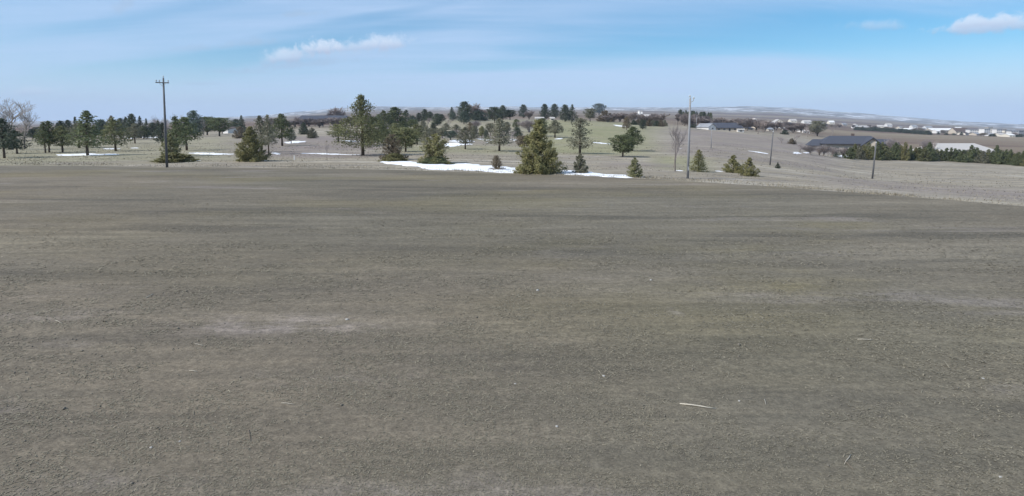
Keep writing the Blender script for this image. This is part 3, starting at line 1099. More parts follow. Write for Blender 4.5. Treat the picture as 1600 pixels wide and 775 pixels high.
J_WIDE = [(0, .40), (.2, .48), (.5, .40), (.8, .24), (1, .06)]
J_TALL = [(0, .22), (.2, .30), (.5, .24), (.8, .13), (1, .03)]
J_LOW = [(0, .95), (.4, .90), (.8, .55), (1, .15)]
J_STEM = [(0, .34), (.1, .40), (.25, .22), (.5, .28), (.8, .20), (1, .06)]
reg('jun0', shrub(20, J_CONE, 110, 95, 0.036))
reg('jun1', shrub(21, J_WIDE, 100, 90, 0.040))
reg('jun2', shrub(22, J_TALL, 60, 48, 0.06))
reg('jun3', shrub(23, J_CONE, 64, 62, 0.052, bare=0.1))
reg('jun4', shrub(24, J_WIDE, 54, 44, 0.07, up=1.0))
reg('low', shrub(25, J_LOW, 70, 46, 0.10, up=0.25))
reg('stem', shrub(26, J_STEM, 80, 62, 0.042, up=1.2, bare=0.12))
reg('sparse', shrub(27, J_STEM, 60, 40, 0.055, up=1.1, bare=0.12))
reg('bare0', bare(30, 0.50, 5, 0.015, 0.17, 3), 'bare')
reg('bare1', bare(31, 0.45, 5, 0.015, 0.17, 3), 'bare')
reg('bare2', bare(32, 0.42, 4, 0.012, 0.14, 4, multi=3), 'bare')
reg('bare3', bare(33, 0.50, 4, 0.012, 0.12, 4, multi=4), 'bare')
reg('bushy0', bare(35, 0.48, 4, 0.016, 0.16, 4, rmin=0.0045), 'bare')
reg('bushy1', bare(36, 0.44, 4, 0.014, 0.13, 4, multi=3, rmin=0.0045), 'bare')
reg('bushy2', bare(37, 0.52, 4, 0.014, 0.12, 4, multi=3, rmin=0.0045), 'bare')
reg('sapling', bare(34, 0.22, 3, 0.010, 0.36, 4), 'bare')


def plant(key, m, name, X, yt, yb, w, label, cat, group=None, depth=None, rz=None, base=None, bark=None):
    """a tree or bush whose foot, top and width are those measured at photo pixel X, yt, yb"""
    p = base if base is not None else (at_depth(X, depth) if depth else hit(X, yb))
    k = px_at(p)
    yb_p = yb
    if depth:                                   # foot hidden: the height follows from where the land is
        c = (p[2] - EYE, p[1])
        yb_p = PPY - FPX * math.tan(math.atan2(c[0], c[1]) + PITCH)
    h = max((yb_p - yt) * k, 0.4)
    wd = w * k
    kind, tr, lf, zmax, pw, cache = PR[key]
    o = empty(name, (p[0], p[1], p[2] - 0.02), R.uniform(0, 6.28) if rz is None else rz, label, cat, group)
    o.scale = (wd / pw, wd / pw, h / zmax)
    if kind == 'bare':
        if bark:
            if bark not in cache:
                b2 = lf.copy()
                b2.materials[0] = M[bark]
                cache[bark] = b2
            lf = cache[bark]
        link('trunk', tr, o)
        link('branches', lf, o)
        return o
    if m not in cache:
        V, T = lf
        cache[m] = mesh_np('crown', V, np.arange(len(V)).reshape(-1, 4), M[m], {'tint': T})
    bush = 'bush' in name
    link('stem' if bush else 'trunk', tr, o)
    link('foliage' if bush else 'crown', cache[m], o)
    return o


# ------------------------------------------------------------------ trees one by one
# key, material, name, X, top, base, width, label
T_ = [
    # left group
    ('pine0', 'dark', 'pine_tree', 7, 184, 247, 40, 'dark pine cut by the left picture edge, nearest the bare cottonwood'),
    ('pine1', 'dark', 'pine_tree', 27, 202, 240, 32, 'short dark pine between the edge pine and the cottonwood crown'),
    ('tall1', 'pine', 'pine_tree', 71, 190, 239, 26, 'pine whose trunk stands close left of its twin, west of the long snow strip'),
    ('pine2', 'pine', 'pine_tree', 77, 188, 238, 28, 'pine whose trunk stands close right of its twin, west of the long snow strip'),
    ('pine0', 'olivepine', 'pine_tree', 98, 196, 238, 32, 'brownish olive pine just beyond the left tip of the long snow strip'),
    ('pine2', 'greypine', 'pine_tree', 124, 191, 231, 40, 'pale grey-green pine partly behind the tall pine in the snow strip'),
    ('tall0', 'pine', 'pine_tree', 137, 172, 243, 46, 'tall dark pine rising out of the long snow strip'),
    ('pine1', 'olivepine', 'pine_tree', 181, 183, 236, 40, 'mid-sized pine just right of the long snow strip, with ragged lower limbs'),
    ('pine2', 'greypine', 'pine_tree', 211, 192, 224, 24, 'small rusty grey pine standing before a short bright snow patch'),
    ('pine0', 'pine', 'pine_tree', 225, 196, 217, 20, 'small pine behind the rusty grey pine'),
    ('pine1', 'dark', 'pine_tree', 254, 191, 228, 28, 'dark pine immediately left of the crossarm pole'),
    ('tall1', 'pine', 'pine_tree', 277, 181, 244, 34, 'tall pine right behind the crossarm pole, rising from the low juniper'),
    ('pine2', 'pine', 'pine_tree', 292, 182, 235, 40, 'dark pine right of the crossarm pole with its own clear trunk'),
    ('cone0', 'blue', 'spruce_tree', 304, 172, 214, 26, 'pointed blue-green spruce topping the clump right of the crossarm pole'),
    ('round0', 'pine', 'pine_tree', 324, 181, 211, 30, 'round-headed pine, left one of the pair on the open fairway'),
    ('round1', 'pine', 'pine_tree', 343, 183, 213, 32, 'round-headed pine, right one of the pair, beside the white-walled shed'),
    ('cone1', 'dark', 'pine_tree', 370, 186, 207, 20, 'small dark conifer behind the round brown bush'),
    ('spruce1', 'dark', 'spruce_tree', 378, 180, 208, 14, 'narrow dark spruce spiking above the round brown bush'),
    ('tall0', 'greypine', 'pine_tree', 409, 180, 238, 28, 'slim grey-green pine directly behind the wide olive juniper'),
    ('tall1', 'greypine', 'pine_tree', 420, 178, 241, 28, 'slim pine with a long bare trunk right of the wide olive juniper'),
    ('pine0', 'pine', 'pine_tree', 441, 177, 228, 34, 'full green pine left of the bright snow patch on the slope'),
    ('pine1', 'dark', 'pine_tree', 455, 199, 224, 16, 'short dark pine leaning out of the full green pine'),
    ('big', 'olivepine', 'pine_tree', 567, 147, 243, 76, 'big broad pine, tallest tree of all, with a narrow tiered top'),
    ('pine2', 'olivepine', 'pine_tree', 529, 194, 222, 32, 'low yellowish pine at the left foot of the tallest tree'),
    ('cone1', 'pine', 'pine_tree', 618, 167, 207, 34, 'dense green pine behind and right of the tallest tree'),
    ('pine0', 'pine', 'pine_tree', 600, 172, 209, 24, 'green pine squeezed between the tallest tree and the dense green pine'),
    ('pine1', 'dark', 'pine_tree', 634, 171, 203, 20, 'dark pine at the right shoulder of the dense green pine'),
    ('round0', 'olivepine', 'pine_tree', 634, 197, 237, 38, 'olive round pine on the slope behind the browned juniper'),
    ('round1', 'olivepine', 'pine_tree', 607, 200, 232, 30, 'olive pine half hidden behind the browned juniper'),
    ('pine2', 'olivepine', 'pine_tree', 652, 193, 226, 30, 'olive pine behind the rusty many-stemmed juniper, left side'),
    ('tall1', 'greypine', 'pine_tree', 667, 196, 231, 24, 'thin olive-grey pine rising right above the rusty many-stemmed juniper'),
    ('cone0', 'dark', 'pine_tree', 683, 177, 196, 17, 'dark conical pine left of the short green rise'),
    ('cone1', 'dark', 'pine_tree', 677, 192, 208, 12, 'small dark pine below the dark conical pine on the slope'),
    ('cone0', 'dark', 'pine_tree', 726, 158, 190, 24, 'tall dark dome-topped conifer on the hill crest, left of centre'),
    ('cone1', 'blue', 'pine_tree', 725, 173, 194, 16, 'blue-green conifer just in front of the tall dark dome-topped one'),
    ('tall1', 'dark', 'pine_tree', 706, 167, 187, 12, 'narrow dark conifer on the crest left of the dome-topped one'),
    ('cone1', 'blue', 'pine_tree', 708, 175, 189, 12, 'small blue-green conifer below the narrow dark one on the crest'),
    ('round0', 'greypine', 'pine_tree', 691, 199, 216, 18, 'round olive bushy pine left of the pooled snow'),
    ('round1', 'blue', 'pine_tree', 704, 204, 219, 20, 'low blue-grey bushy pine above the pooled snow'),
    ('pine1', 'greypine', 'pine_tree', 713, 194, 213, 24, 'brownish pine above the low blue-grey one by the pooled snow'),
    ('pine0', 'greypine', 'pine_tree', 727, 198, 233, 28, 'pine with a thin clear trunk standing before the pooled snow'),
    ('cone0', 'greypine', 'pine_tree', 741, 196, 217, 14, 'grey-green conical pine at the right end of the pooled snow'),
    ('cone1', 'olivepine', 'pine_tree', 753, 197, 215, 12, 'small olive conical pine between the pooled snow and the tall centre pine'),
    ('cone0', 'dark', 'pine_tree', 760, 203, 218, 8, 'tiny dark pine snug against the small olive conical one'),
    ('tall0', 'greypine', 'pine_tree', 780, 184, 236, 38, 'tall grey-olive pine standing alone on the centre fairway'),
    ('round0', 'dark', 'pine_tree', 773, 166, 192, 22, 'purplish dark conifer on the crest above the tall centre pine'),
    ('cone0', 'dark', 'pine_tree', 786, 164, 187, 14, 'dark peaked conifer on the crest right above the tall centre pine'),
    ('round1', 'dark', 'pine_tree', 797, 171, 187, 18, 'low dark bushy conifer right of the dark peaked one on the crest'),
    ('cone0', 'dark', 'pine_tree', 818, 163, 184, 15, 'lone dark rounded cone of a tree on the crest'),
    ('cone1', 'pine', 'pine_tree', 807, 186, 200, 12, 'upper of two small pines stacked on the slope left of the biggest juniper'),
    ('cone0', 'dark', 'pine_tree', 808, 198, 215, 16, 'lower of two small pines stacked on the slope left of the biggest juniper'),
    ('round1', 'brown', 'pine_tree', 819, 211, 234, 24, 'brownish round pine peeking out left of the biggest juniper'),
    ('cone0', 'dark', 'pine_tree', 851, 162, 187, 15, 'dark conifer, leftmost of the four on the crest above the biggest juniper'),
    ('cone1', 'dark', 'pine_tree', 866, 162, 186, 15, 'dark conifer, second from left of the four on the crest'),
    ('cone0', 'dark', 'pine_tree', 883, 163, 190, 17, 'dark peaked conifer, third from left of the four on the crest'),
    ('spruce1', 'dark', 'spruce_tree', 894, 163, 190, 16, 'dark spire, rightmost of the four conifers on the crest'),
    ('cone1', 'pine', 'pine_tree', 848, 184, 213, 18, 'green pine directly behind the tip of the biggest juniper'),
    ('pine0', 'greypine', 'pine_tree', 867, 187, 215, 26, 'grey-green pine right behind the biggest juniper, short trunk'),
    ('tier', 'greypine', 'pine_tree', 906, 184, 240, 40, 'open tiered pine with a dark trunk above a small pale juniper'),
    ('round0', 'dark', 'pine_tree', 936, 161, 180, 18, 'dark round-topped tree on the crest right of centre'),
    ('round1', 'greypine', 'pine_tree', 922, 169, 190, 18, 'grey-brown bushy tree left below the dark round-topped one'),
    ('round0', 'pine', 'pine_tree', 973, 209, 245, 36, 'low spreading pine with short trunk on the green fairway'),
    ('pine0', 'pine', 'pine_tree', 988, 197, 236, 34, 'taller pine right behind the low spreading one on the green fairway'),
    ('cone1', 'brown', 'pine_tree', 979, 182, 203, 12, 'small brown conifer above the pine pair on the green fairway'),
    ('cone0', 'dark', 'pine_tree', 1004, 186, 202, 10, 'small dark pine at the edge of the bare slope, right of the pine pair'),
    ('round1', 'greypine', 'pine_tree', 1277, 188, 213, 22, 'grey-olive tree beyond the dark-roofed house, to its left'),
    ('spruce0', 'blue', 'spruce_tree', 1306, 230, 245, 14, 'small blue-green spruce on the lawn left of the long hedge'),
    ('spruce0', 'juniper', 'spruce_tree', 1091, 233, 268, 28, 'small spruce right of the tall bare pole'),
    ('cone0', 'dark', 'pine_tree', 1125, 193, 203, 9, 'dark conifer against the left end of the long dark-roofed house'),
]
for t in T_:
    plant(t[0], t[1], t[2], *t[3:7], t[7], 'tree')

B_ = [
    ('low', 'juniper', 'juniper_bush', 272, 237, 253, 56, 'low spreading juniper around the foot of the crossarm pole'),
    ('jun2', 'yellow', 'juniper_bush', 268, 208, 250, 24, 'upright yellow-green juniper growing from the low one by the crossarm pole'),
    ('jun0', 'juniper', 'juniper_bush', 393, 197, 252, 46, 'wide olive juniper at the field edge, left of centre'),
    ('low', 'juniper', 'juniper_bush', 615, 238, 252, 38, 'low juniper mat below the browned upright one, at the snow band tip'),
    ('sparse', 'brown', 'juniper_bush', 614, 208, 250, 34, 'browned upright juniper with bare stems over a low mat'),
    ('stem', 'juniper', 'juniper_bush', 680, 208, 255, 44, 'rusty many-stemmed juniper above the white snow band'),
    ('low', 'pine', 'juniper_bush', 681, 243, 256, 46, 'dark low skirt of juniper around the rusty many-stemmed one'),
    ('jun0', 'juniper', 'juniper_bush', 841, 186, 271, 64, 'biggest juniper, a broad olive cone standing in the snow band'),
    ('stem', 'brown', 'juniper_bush', 776, 242, 266, 18, 'tiny leaning reddish juniper in the middle of the snow band'),
    ('jun2', 'greypine', 'juniper_bush', 906, 238, 271, 20, 'small pale juniper under the open tiered pine'),
    ('jun2', 'yellow', 'juniper_bush', 991, 245, 277, 19, 'small yellow juniper at the right end of the snow band'),
    ('jun3', 'juniper', 'juniper_bush', 1145, 241, 270, 28, 'olive juniper, left one of two side by side on the pasture'),
    ('jun3', 'juniper', 'juniper_bush', 1170, 245, 275, 26, 'darker juniper, right one of two side by side on the pasture'),
    ('jun3', 'dark', 'juniper_bush', 1215, 253, 263, 7, 'tiny dark juniper alone on the pasture, right of the juniper couple'),
    ('jun4', 'brown', 'round_bush', 375, 197, 216, 20, 'round dark brown bush left of the wide olive juniper'),
    ('jun2', 'dark', 'juniper_bush', 475, 191, 210, 14, 'dark conical bush left of a round one on the mown slope'),
    ('jun4', 'greypine', 'round_bush', 488, 199, 216, 16, 'round grey-green bush on the mown slope, right of a conical one'),
    ('jun4', 'blue', 'round_bush', 747, 172, 188, 34, 'wide low blue-green thicket beside the dome-topped conifer'),
    ('jun4', 'dark', 'round_bush', 1226, 203, 210, 12, 'small dark bush alone below the blue-roofed building'),
    ('jun4', 'brown', 'round_bush', 1237, 216, 225, 12, 'small brown bush in the dead grass left of the dark-roofed house'),
    ('jun4', 'brown', 'round_bush', 945, 172, 190, 26, 'brown thicket below the dark round-topped tree on the crest'),
]
for t in B_:
    plant(t[0], t[1], t[2], *t[3:7], t[7], 'bush')

# conifers along the left skyline
SKY_L = 'dark conifer crowded into the skyline row at the left'
for X, yt, w, d, k, m, l in [(50, 201, 17, 210, 'cone1', 'dark', SKY_L), (59, 198, 15, 220, 'round1', 'dark', SKY_L), (38, 205, 16, 230, 'pine0', 'pine', SKY_L), (90, 191, 13, 200, 'tall1', 'dark', SKY_L), (95, 188, 16, 215, 'cone0', 'dark', SKY_L),
                         (107, 187, 15, 205, 'cone1', 'dark', SKY_L), (118, 182, 13, 215, 'spruce1', 'dark', 'dark spire left behind the tall snow-strip pine'), (158, 185, 17, 190, 'round0', 'blue', 'round blue-grey conifer right behind the tall snow-strip pine'), (174, 180, 18, 230, 'pine1', 'brown', 'purplish brown conifer above the pine with ragged limbs'),
                         (188, 184, 14, 220, 'cone0', 'dark', SKY_L), (197, 182, 13, 210, 'pine0', 'dark', SKY_L), (206, 177, 18, 205, 'cone0', 'dark', 'dark pointed conifer, highest of the left skyline row'), (219, 181, 14, 225, 'spruce0', 'dark', SKY_L), (229, 185, 11, 215, 'spruce1', 'dark', SKY_L),
                         (238, 191, 17, 225, 'cone1', 'dark', SKY_L), (247, 188, 13, 235, 'pine1', 'dark', SKY_L), (148, 199, 20, 240, 'round1', 'pine', SKY_L), (66, 208, 14, 240, 'cone0', 'pine', SKY_L),
                         (1, 201, 18, 225, 'cone0', 'dark', SKY_L), (20, 206, 18, 230, 'round1', 'dark', SKY_L)]:
    plant(k, m, 'pine_tree', X, yt, 0, w, l, 'tree', 'conifers along the left skyline', depth=d)
# mid conifers behind the clump right of the tallest tree
for X, yt, w, d, k, m in [(592, 178, 16, 300, 'cone0', 'pine'), (609, 176, 14, 310, 'cone1', 'blue'), (645, 180, 14, 300, 'cone0', 'blue'), (655, 176, 11, 330, 'cone1', 'dark'), (664, 170, 13, 350, 'cone0', 'dark'), (672, 174, 13, 340, 'cone1', 'dark'),
                         (690, 178, 12, 330, 'cone0', 'dark'), (581, 182, 14, 300, 'cone1', 'pine')]:
    plant(k, m, 'pine_tree', X, yt, 0, w, 'small dark conifer in the clump right of the tallest tree', 'tree', 'conifers in the clump right of the tallest tree', depth=d)
for X, yt, yb, w, m in [(641, 208, 224, 18, 'olivepine'), (622, 205, 222, 18, 'olivepine'), (658, 205, 222, 18, 'olivepine'), (590, 208, 226, 22, 'olivepine'), (646, 186, 203, 16, 'pine')]:
    plant('round1', m, 'pine_tree', X, yt, yb, w, 'small olive pine filling in the slope right of the tallest tree', 'tree', 'olive pines on the slope right of the tallest tree')
for X, yt, yb, w, k, m in [(573, 205, 228, 18, 'round1', 'olivepine'), (586, 200, 222, 18, 'pine0', 'olivepine'), (598, 194, 216, 20, 'pine1', 'pine'), (617, 192, 214, 20, 'cone1', 'olivepine'), (630, 188, 208, 18, 'pine0', 'pine'), (648, 200, 220, 18, 'pine1', 'greypine'), (661, 188, 205, 13, 'cone1', 'greypine'), (676, 200, 216, 15, 'round0', 'greypine'),
                          (697, 192, 207, 14, 'pine0', 'greypine'), (735, 190, 209, 16, 'pine1', 'brown'), (766, 192, 212, 15, 'round1', 'greypine'), (792, 190, 207, 13, 'cone0', 'greypine'), (624, 212, 228, 16, 'round0', 'olivepine')]:
    plant(k, m, 'pine_tree', X, yt, yb, w, 'small overlapping pine in the belt between the tallest tree and the tall centre pine', 'tree', 'small pines of the centre belt')
for X, yt, yb, w in [(580, 192, 214, 18), (604, 190, 210, 18), (640, 184, 202, 18), (668, 182, 198, 16), (700, 184, 199, 16), (716, 200, 216, 16), (745, 186, 203, 16), (770, 196, 213, 14), (800, 202, 219, 16), (545, 200, 216, 18), (556, 190, 206, 16)]:
    plant('bare3' if int(X) % 2 else 'bare1', None, 'bare_bush', X, yt, yb, w, 'leafless brownish shrub between the small pines of the centre belt', 'bush', 'leafless shrubs of the centre belt')
# grove and evergreen row on the right skyline
for X, yt, w, d, k, m in [(1040, 169, 13, 380, 'round0', 'olivepine'), (1048, 168, 13, 385, 'round1', 'olivepine'), (1056, 170, 13, 375, 'round0', 'olivepine'), (1064, 171, 12, 390, 'round1', 'olivepine')]:
    plant(k, m, 'pine_tree', X, yt, 0, w, 'tall olive pine in the tight grove left of the pale pole', 'tree', 'olive pine grove')
for i in range(12):
    X = 1062 + i * 4.4 + R.uniform(-1.5, 1.5)
    plant(('round1', 'cone0', 'pine1', 'cone1')[i % 4], ('dark', 'pine')[i % 2], 'pine_tree', X, 171.5 + i * 0.3 + R.uniform(-1.8, 2.2), 0, R.uniform(6, 10), 'dark evergreen in the skyline row behind the pale pole', 'tree', 'evergreens in the row behind the pale pole', depth=520 + R.uniform(-20, 20))
for i, X in enumerate(range(990, 1040, 6)):
    plant(('jun4', 'jun1')[i % 2], ('dark', 'brown', 'greypine')[i % 3], 'round_bush', X, 187 + R.uniform(-1, 1), 0, 11, 'dark scrubby bush in the row along the top of the bare slope', 'bush', 'scrub along the bare slope', depth=330 + R.uniform(-15, 15))
for X, w, d in [(1080, 10, 330), (1086, 9, 335), (1096, 8, 320)]:
    plant('jun4', 'dark', 'round_bush', X, 193, 0, w, 'dark bush at the foot of the houses right of the pale pole', 'bush', 'bushes by the houses', depth=d)

for i in range(11):
    plant(('bushy2', 'bushy0', 'bushy1')[i % 3], None, 'bare_tree', 1058 + i * 5 + R.uniform(-2, 2), 178 + R.uniform(-2, 3), 0, R.uniform(11, 17), 'leafless tree in front of the evergreens behind the pale pole', 'tree', 'leafless trees before the evergreen row', bark='mauvetwig', depth=R.uniform(400, 450))
for X, yt, yb, w, l in [(1286, 224, 244, 20, 'mauve leafless brush before the left wing of the dark-roofed house'), (1299, 227, 245, 18, 'leafless brush before the left windows of the dark-roofed house'), (1316, 228, 246, 18, 'leafless brush between the small spruce and the house wall'), (1388, 212, 246, 20, 'leafless shrub behind the hedge at the right end of the dark-roofed house')]:
    plant('bare3', None, 'bare_bush', X, yt, yb, w, l, 'bush', 'leafless brush by the dark-roofed house')
# bare trees
plant('bare0', None, 'bare_tree', 16, 152, 0, 74, 'large leafless cottonwood at the left picture edge', 'tree', depth=118, bark='paletwig', rz=0.4)
plant('bare1', None, 'bare_tree', 36, 163, 0, 44, 'smaller leafless tree right behind the large cottonwood', 'tree', depth=126, bark='paletwig', rz=2.0)
plant('sapling', None, 'sapling', 511, 212, 252, 10, 'thin leafless sapling alone at the field edge left of the tallest tree', 'tree', rz=1.0)
plant('bare1', None, 'sapling', 1055, 183, 268, 38, 'leafless young tree left of the pale pole', 'tree', rz=0.6)
for i in range(20):
    X = 424 + i * 7.4 + R.uniform(-3, 3)
    plant(('bushy0', 'bushy1', 'bushy2')[i % 3], None, 'bare_tree', X, 185 + R.uniform(-4, 4), 0, R.uniform(15, 24), 'leafless tree in the brown wood below the clubhouse', 'tree', 'leafless wood below the clubhouse', bark='mauvetwig', depth=R.uniform(370, 430))
for X, yt, w in [(524, 166, 22), (535, 172, 18), (512, 174, 16)]:
    plant('bushy0', None, 'bare_tree', X, yt, 0, w, 'tall leafless tree standing above the clubhouse roof', 'tree', 'leafless trees over the clubhouse', bark='mauvetwig', depth=560)
for X, yt, w, d in [(192, 178, 20, 235), (248, 178, 22, 240), (274, 175, 24, 240), (286, 176, 22, 245), (262, 180, 20, 250), (318, 178, 26, 260), (347, 183, 18, 290), (60, 196, 22, 200)]:
    plant('bare1', None, 'bare_tree', X, yt, 0, w, 'hazy leafless crown behind the left conifers', 'tree', 'leafless trees behind the left conifers', depth=d)
for X, yt, w in [(739, 160, 18), (746, 166, 16), (763, 170, 14), (826, 172, 14)]:
    plant('bushy1', None, 'bare_tree', X, yt, 0, w, 'leafless tree between the dark conifers on the crest', 'tree', 'leafless trees on the crest', bark='mauvetwig', depth=365)
plant('bare3', None, 'bare_tree', 826, 184, 207, 32, 'spreading mauve leafless tree above the biggest juniper', 'tree')
for i in range(9):
    X = 950 + i * 10 + R.uniform(-3, 3)
    plant(('bushy1', 'bushy2')[i % 2], None, 'bare_tree', X, 177 + R.uniform(-3, 3), 0, R.uniform(14, 22), 'leafless tree in the brown belt right of the crest', 'tree', 'leafless belt right of the crest', bark='mauvetwig', depth=R.uniform(360, 430))
for i in range(16):
    X = 1068 + i * 8.5 + R.uniform(-3, 3)
    plant(('bushy1', 'bushy2', 'bushy0')[i % 3], None, 'bare_tree', X, 182 + i * .35 + R.uniform(-4, 3), 0, R.uniform(12, 22), 'leafless tree among the houses on the right hill', 'tree', 'leafless trees among the houses', bark='mauvetwig', depth=R.uniform(300, 420))
for i in range(34):
    X = 1125 + i * 4.6 + R.uniform(-3, 3)
    plant(('bushy0', 'bushy1')[i % 2], None, 'bare_tree', X, 184 + i * .3 + R.uniform(-3, 5), 0, R.uniform(11, 19), 'hazy leafless tree in the grove around the blue-roofed building', 'tree', 'leafless grove around the blue-roofed building', bark='mauvetwig', depth=R.uniform(400, 560))
for X, yt, yb, w, l in [(1250, 222, 239, 24, 'leafless brush behind the left snow lump'), (1266, 225, 242, 22, 'leafless brush behind the right snow lump'), (1242, 208, 222, 18, 'leafless brush uphill left of the dark-roofed house'),
                        (1281, 226, 243, 18, 'leafless brush against the left end of the dark-roofed house'), (1222, 212, 224, 16, 'wispy leafless brush right of the thin leaning pole'), (1293, 233, 244, 14, 'low leafless brush left of the small spruce'), (1262, 196, 214, 16, 'wispy leafless tree left of the grey-olive one'), (1300, 190, 212, 18, 'wispy leafless tree right of the grey-olive one')]:
    plant(R.choice(['bare3', 'bare1']), None, 'bare_bush', X, yt, yb, w, l, 'bush', 'leafless brush by the dark-roofed house')
for X, yt, w, d in [(1451, 214, 14, 235), (1446, 218, 12, 232), (1458, 217, 12, 240), (1392, 216, 14, 225), (1402, 221, 12, 215), (1411, 224, 12, 212)]:
    plant('bare2', None, 'bare_tree', X, yt, 0, w, 'thin leafless tree rising behind the long hedge', 'tree', 'leafless trees behind the hedge', depth=d)

# the long hedge: junipers one by one
n = 0
X = 1328.0
while X < 1612:
    yb = float(np.interp(X, [1328, 1400, 1500, 1560, 1612], [247.5, 250.0, 252.5, 256, 260]))
    h = R.uniform(18, 25) if R.random() < 0.75 else R.uniform(25, 31)
    w = R.uniform(13, 20)
    plant(R.choice(['jun2', 'jun3', 'jun4', 'jun0']), R.choice(['juniper', 'olivepine', 'greypine', 'pine', 'pine']), 'hedge_bush', X, yb - h, yb + R.uniform(-1, 1), w, 'dense evergreen bush in the long hedge across the right pasture', 'bush', 'evergreens of the long right hedge')
    X += R.uniform(5.5, 8.5)
# far windbreak
for i in range(44):
    X = 1337 + i * 2.7
    p = at_depth(X, 900 - i * 3)
    yb = PPY - FPX * math.tan(math.atan2(p[2] - EYE, p[1]) + PITCH)
    plant(R.choice(['jun4', 'jun1', 'round0']), 'dark', 'pine_tree', X, yb - R.uniform(5, 7.5), yb, R.uniform(4.5, 7), 'dark evergreen in the far windbreak beyond the fields', 'tree', 'evergreens of the far windbreak', base=p)


# ------------------------------------------------------------------ snow
def snow(outline, label, thick=0.05):
    """an old drift draped over the land: outline given as photo points, laid on the ground"""
    pts = [hit(x, y) for x, y in outline]
    c = np.mean(pts, 0)
    ring = []
    n = len(pts)
    for i in range(n):
        a, b = pts[i], pts[(i + 1) % n]
        L = np.linalg.norm((b - a)[:2])
        k = max(3, min(24, int(L / 0.4)))
        for q in range(k):
            ring.append(a[:2] * (1 - q / k) + b[:2] * q / k)
    ring = np.array(ring)
    w = (fbm(ring[:, 0] / 0.8, ring[:, 1] / 0.8, 61, 4) - 0.5) * 1.7
    m = len(ring)
    tang = np.roll(ring, -1, 0) - np.roll(ring, 1, 0)
    nrm = np.stack([tang[:, 1], -tang[:, 0]], 1)
    nrm /= np.linalg.norm(nrm, axis=1)[:, None] + 1e-9
    size = math.sqrt(abs(np.sum(ring[:, 0] * np.roll(ring[:, 1], -1) - np.roll(ring[:, 0], -1) * ring[:, 1])) / 2)
    ring = ring + nrm * (w * min(1.2, 0.25 * size))[:, None]
    # triangulate with bmesh, then subdivide inside so the sheet follows the ground
    import bmesh
    bm = bmesh.new()
    f = bm.faces.new([bm.verts.new((p[0] - c[0], p[1] - c[1], 0)) for p in ring])
    bmesh.ops.triangulate(bm, faces=[f])
    rim = set(bm.verts)
    for _ in range(2):
        bmesh.ops.subdivide_edges(bm, edges=[e for e in bm.edges if not e.is_boundary and e.calc_length() > 1.5], cuts=1, use_grid_fill=False)
        bmesh.ops.triangulate(bm, faces=[g for g in bm.faces if len(g.verts) > 3])
    bnd = {v for e in bm.edges if e.is_boundary for v in e.verts}
    for v in bm.verts:
        x, y = v.co.x + c[0], v.co.y + c[1]
        z = float(terr(x, y)) - c[2]
        v.co.z = z + (-0.03 if v in bnd else thick * (0.7 + 0.6 * float(lattice(np.array(x * 0.8), np.array(y * 0.8), 4))))
    bmesh.ops.recalc_face_normals(bm, faces=bm.faces)
    # lip: a second ring just inside the rim keeps the drift's thickness
    me = bpy.data.meshes.new('snow_patch')
    bm.to_mesh(me)
    bm.free()
    if me.polygons and sum(p.normal.z * p.area for p in me.polygons) < 0:
        me.flip_normals()
    me.materials.append(SNOW)
    for p in me.polygons:
        p.use_smooth = True
    return link('snow_patch', me, None, label, 'snow patch', 'patches of old snow', None, c)


def strip(x0, x1, y0, y1, t0, t1):
    """long thin outline: left end (x0, y0) to right end (x1, y1), t = thickness in px, bulging in the middle"""
    top, bot = [], []
    rr = random.Random(int(x0 * 7 + y0))
    for q in np.linspace(0, 1, 7):
        x, y = x0 + (x1 - x0) * q, y0 + (y1 - y0) * q
        t = (t0 + (t1 - t0) * q) * (0.25 + 0.75 * math.sin(math.pi * min(max(q, .06), .94))) * rr.uniform(.75, 1.2)
        top.append((x, y - t / 2))
        bot.append((x, y + t / 2))
    return top + bot[::-1]


snow([(584, 252), (600, 252), (640, 252), (672, 256), (700, 257), (722, 255), (750, 258), (790, 261), (812, 263), (820, 268), (800, 271), (770, 270), (735, 267), (690, 266), (662, 264), (640, 260), (610, 257)], 'broad white snow band along the field edge, left of the biggest juniper', 0.10)
snow([(866, 264.5), (885, 265), (905, 267), (940, 271), (975, 274), (1010, 276.3), (1008, 278.4), (960, 277.6), (915, 275), (880, 272.6), (860, 271)], 'thin snow band along the field edge, right of the biggest juniper', 0.08)
snow(strip(84, 189, 242.5, 241, 3.6, 3.0), 'long thin snow strip around the tall left pine')
snow(strip(158, 191, 232.8, 232.3, 1.6, 1.4), 'faint snow sliver behind the pine with ragged limbs')
snow(strip(202, 222, 231.4, 231, 1.5, 1.3), 'faint snow sliver under the rusty grey pine')
snow(strip(196, 214, 216, 215.7, 2.2, 2.2), 'small bright snow patch left of the rusty grey pine')
snow(strip(222, 253, 214.8, 214.4, 2.6, 2.2), 'short bright snow patch far left of the crossarm pole')
snow(strip(296, 374, 239.5, 241, 4.2, 3.0), 'snow strip on the fairway right of the crossarm pole')
snow(strip(288, 330, 250.5, 252, 3.0, 2.2), 'snow sliver between the low juniper and the field')
snow([(366, 249), (374, 249), (379, 252), (372, 254), (364, 252)], 'small snow lump left of the wide olive juniper')
snow([(402, 248.5), (414, 248.5), (420, 251), (410, 253), (400, 251.5)], 'small snow lump right of the wide olive juniper')
snow(strip(424, 440, 239.5, 240.8, 3.5, 3), 'small snow patch at the foot of the slim long-trunked pine')
snow(strip(444, 479, 223, 221, 4.6, 3.2), 'bright snow patch right of the full green pine')
snow(strip(469, 568, 239.5, 242.0, 2.6, 2.6), 'long snow strip left of the tallest tree trunk')
snow(strip(566, 592, 243.5, 246.5, 2.0, 1.4), 'faint snow tail right of the tallest tree trunk')
snow(strip(534, 562, 220, 221, 3.0, 2.2), 'snow patch under the lower limbs of the tallest tree')
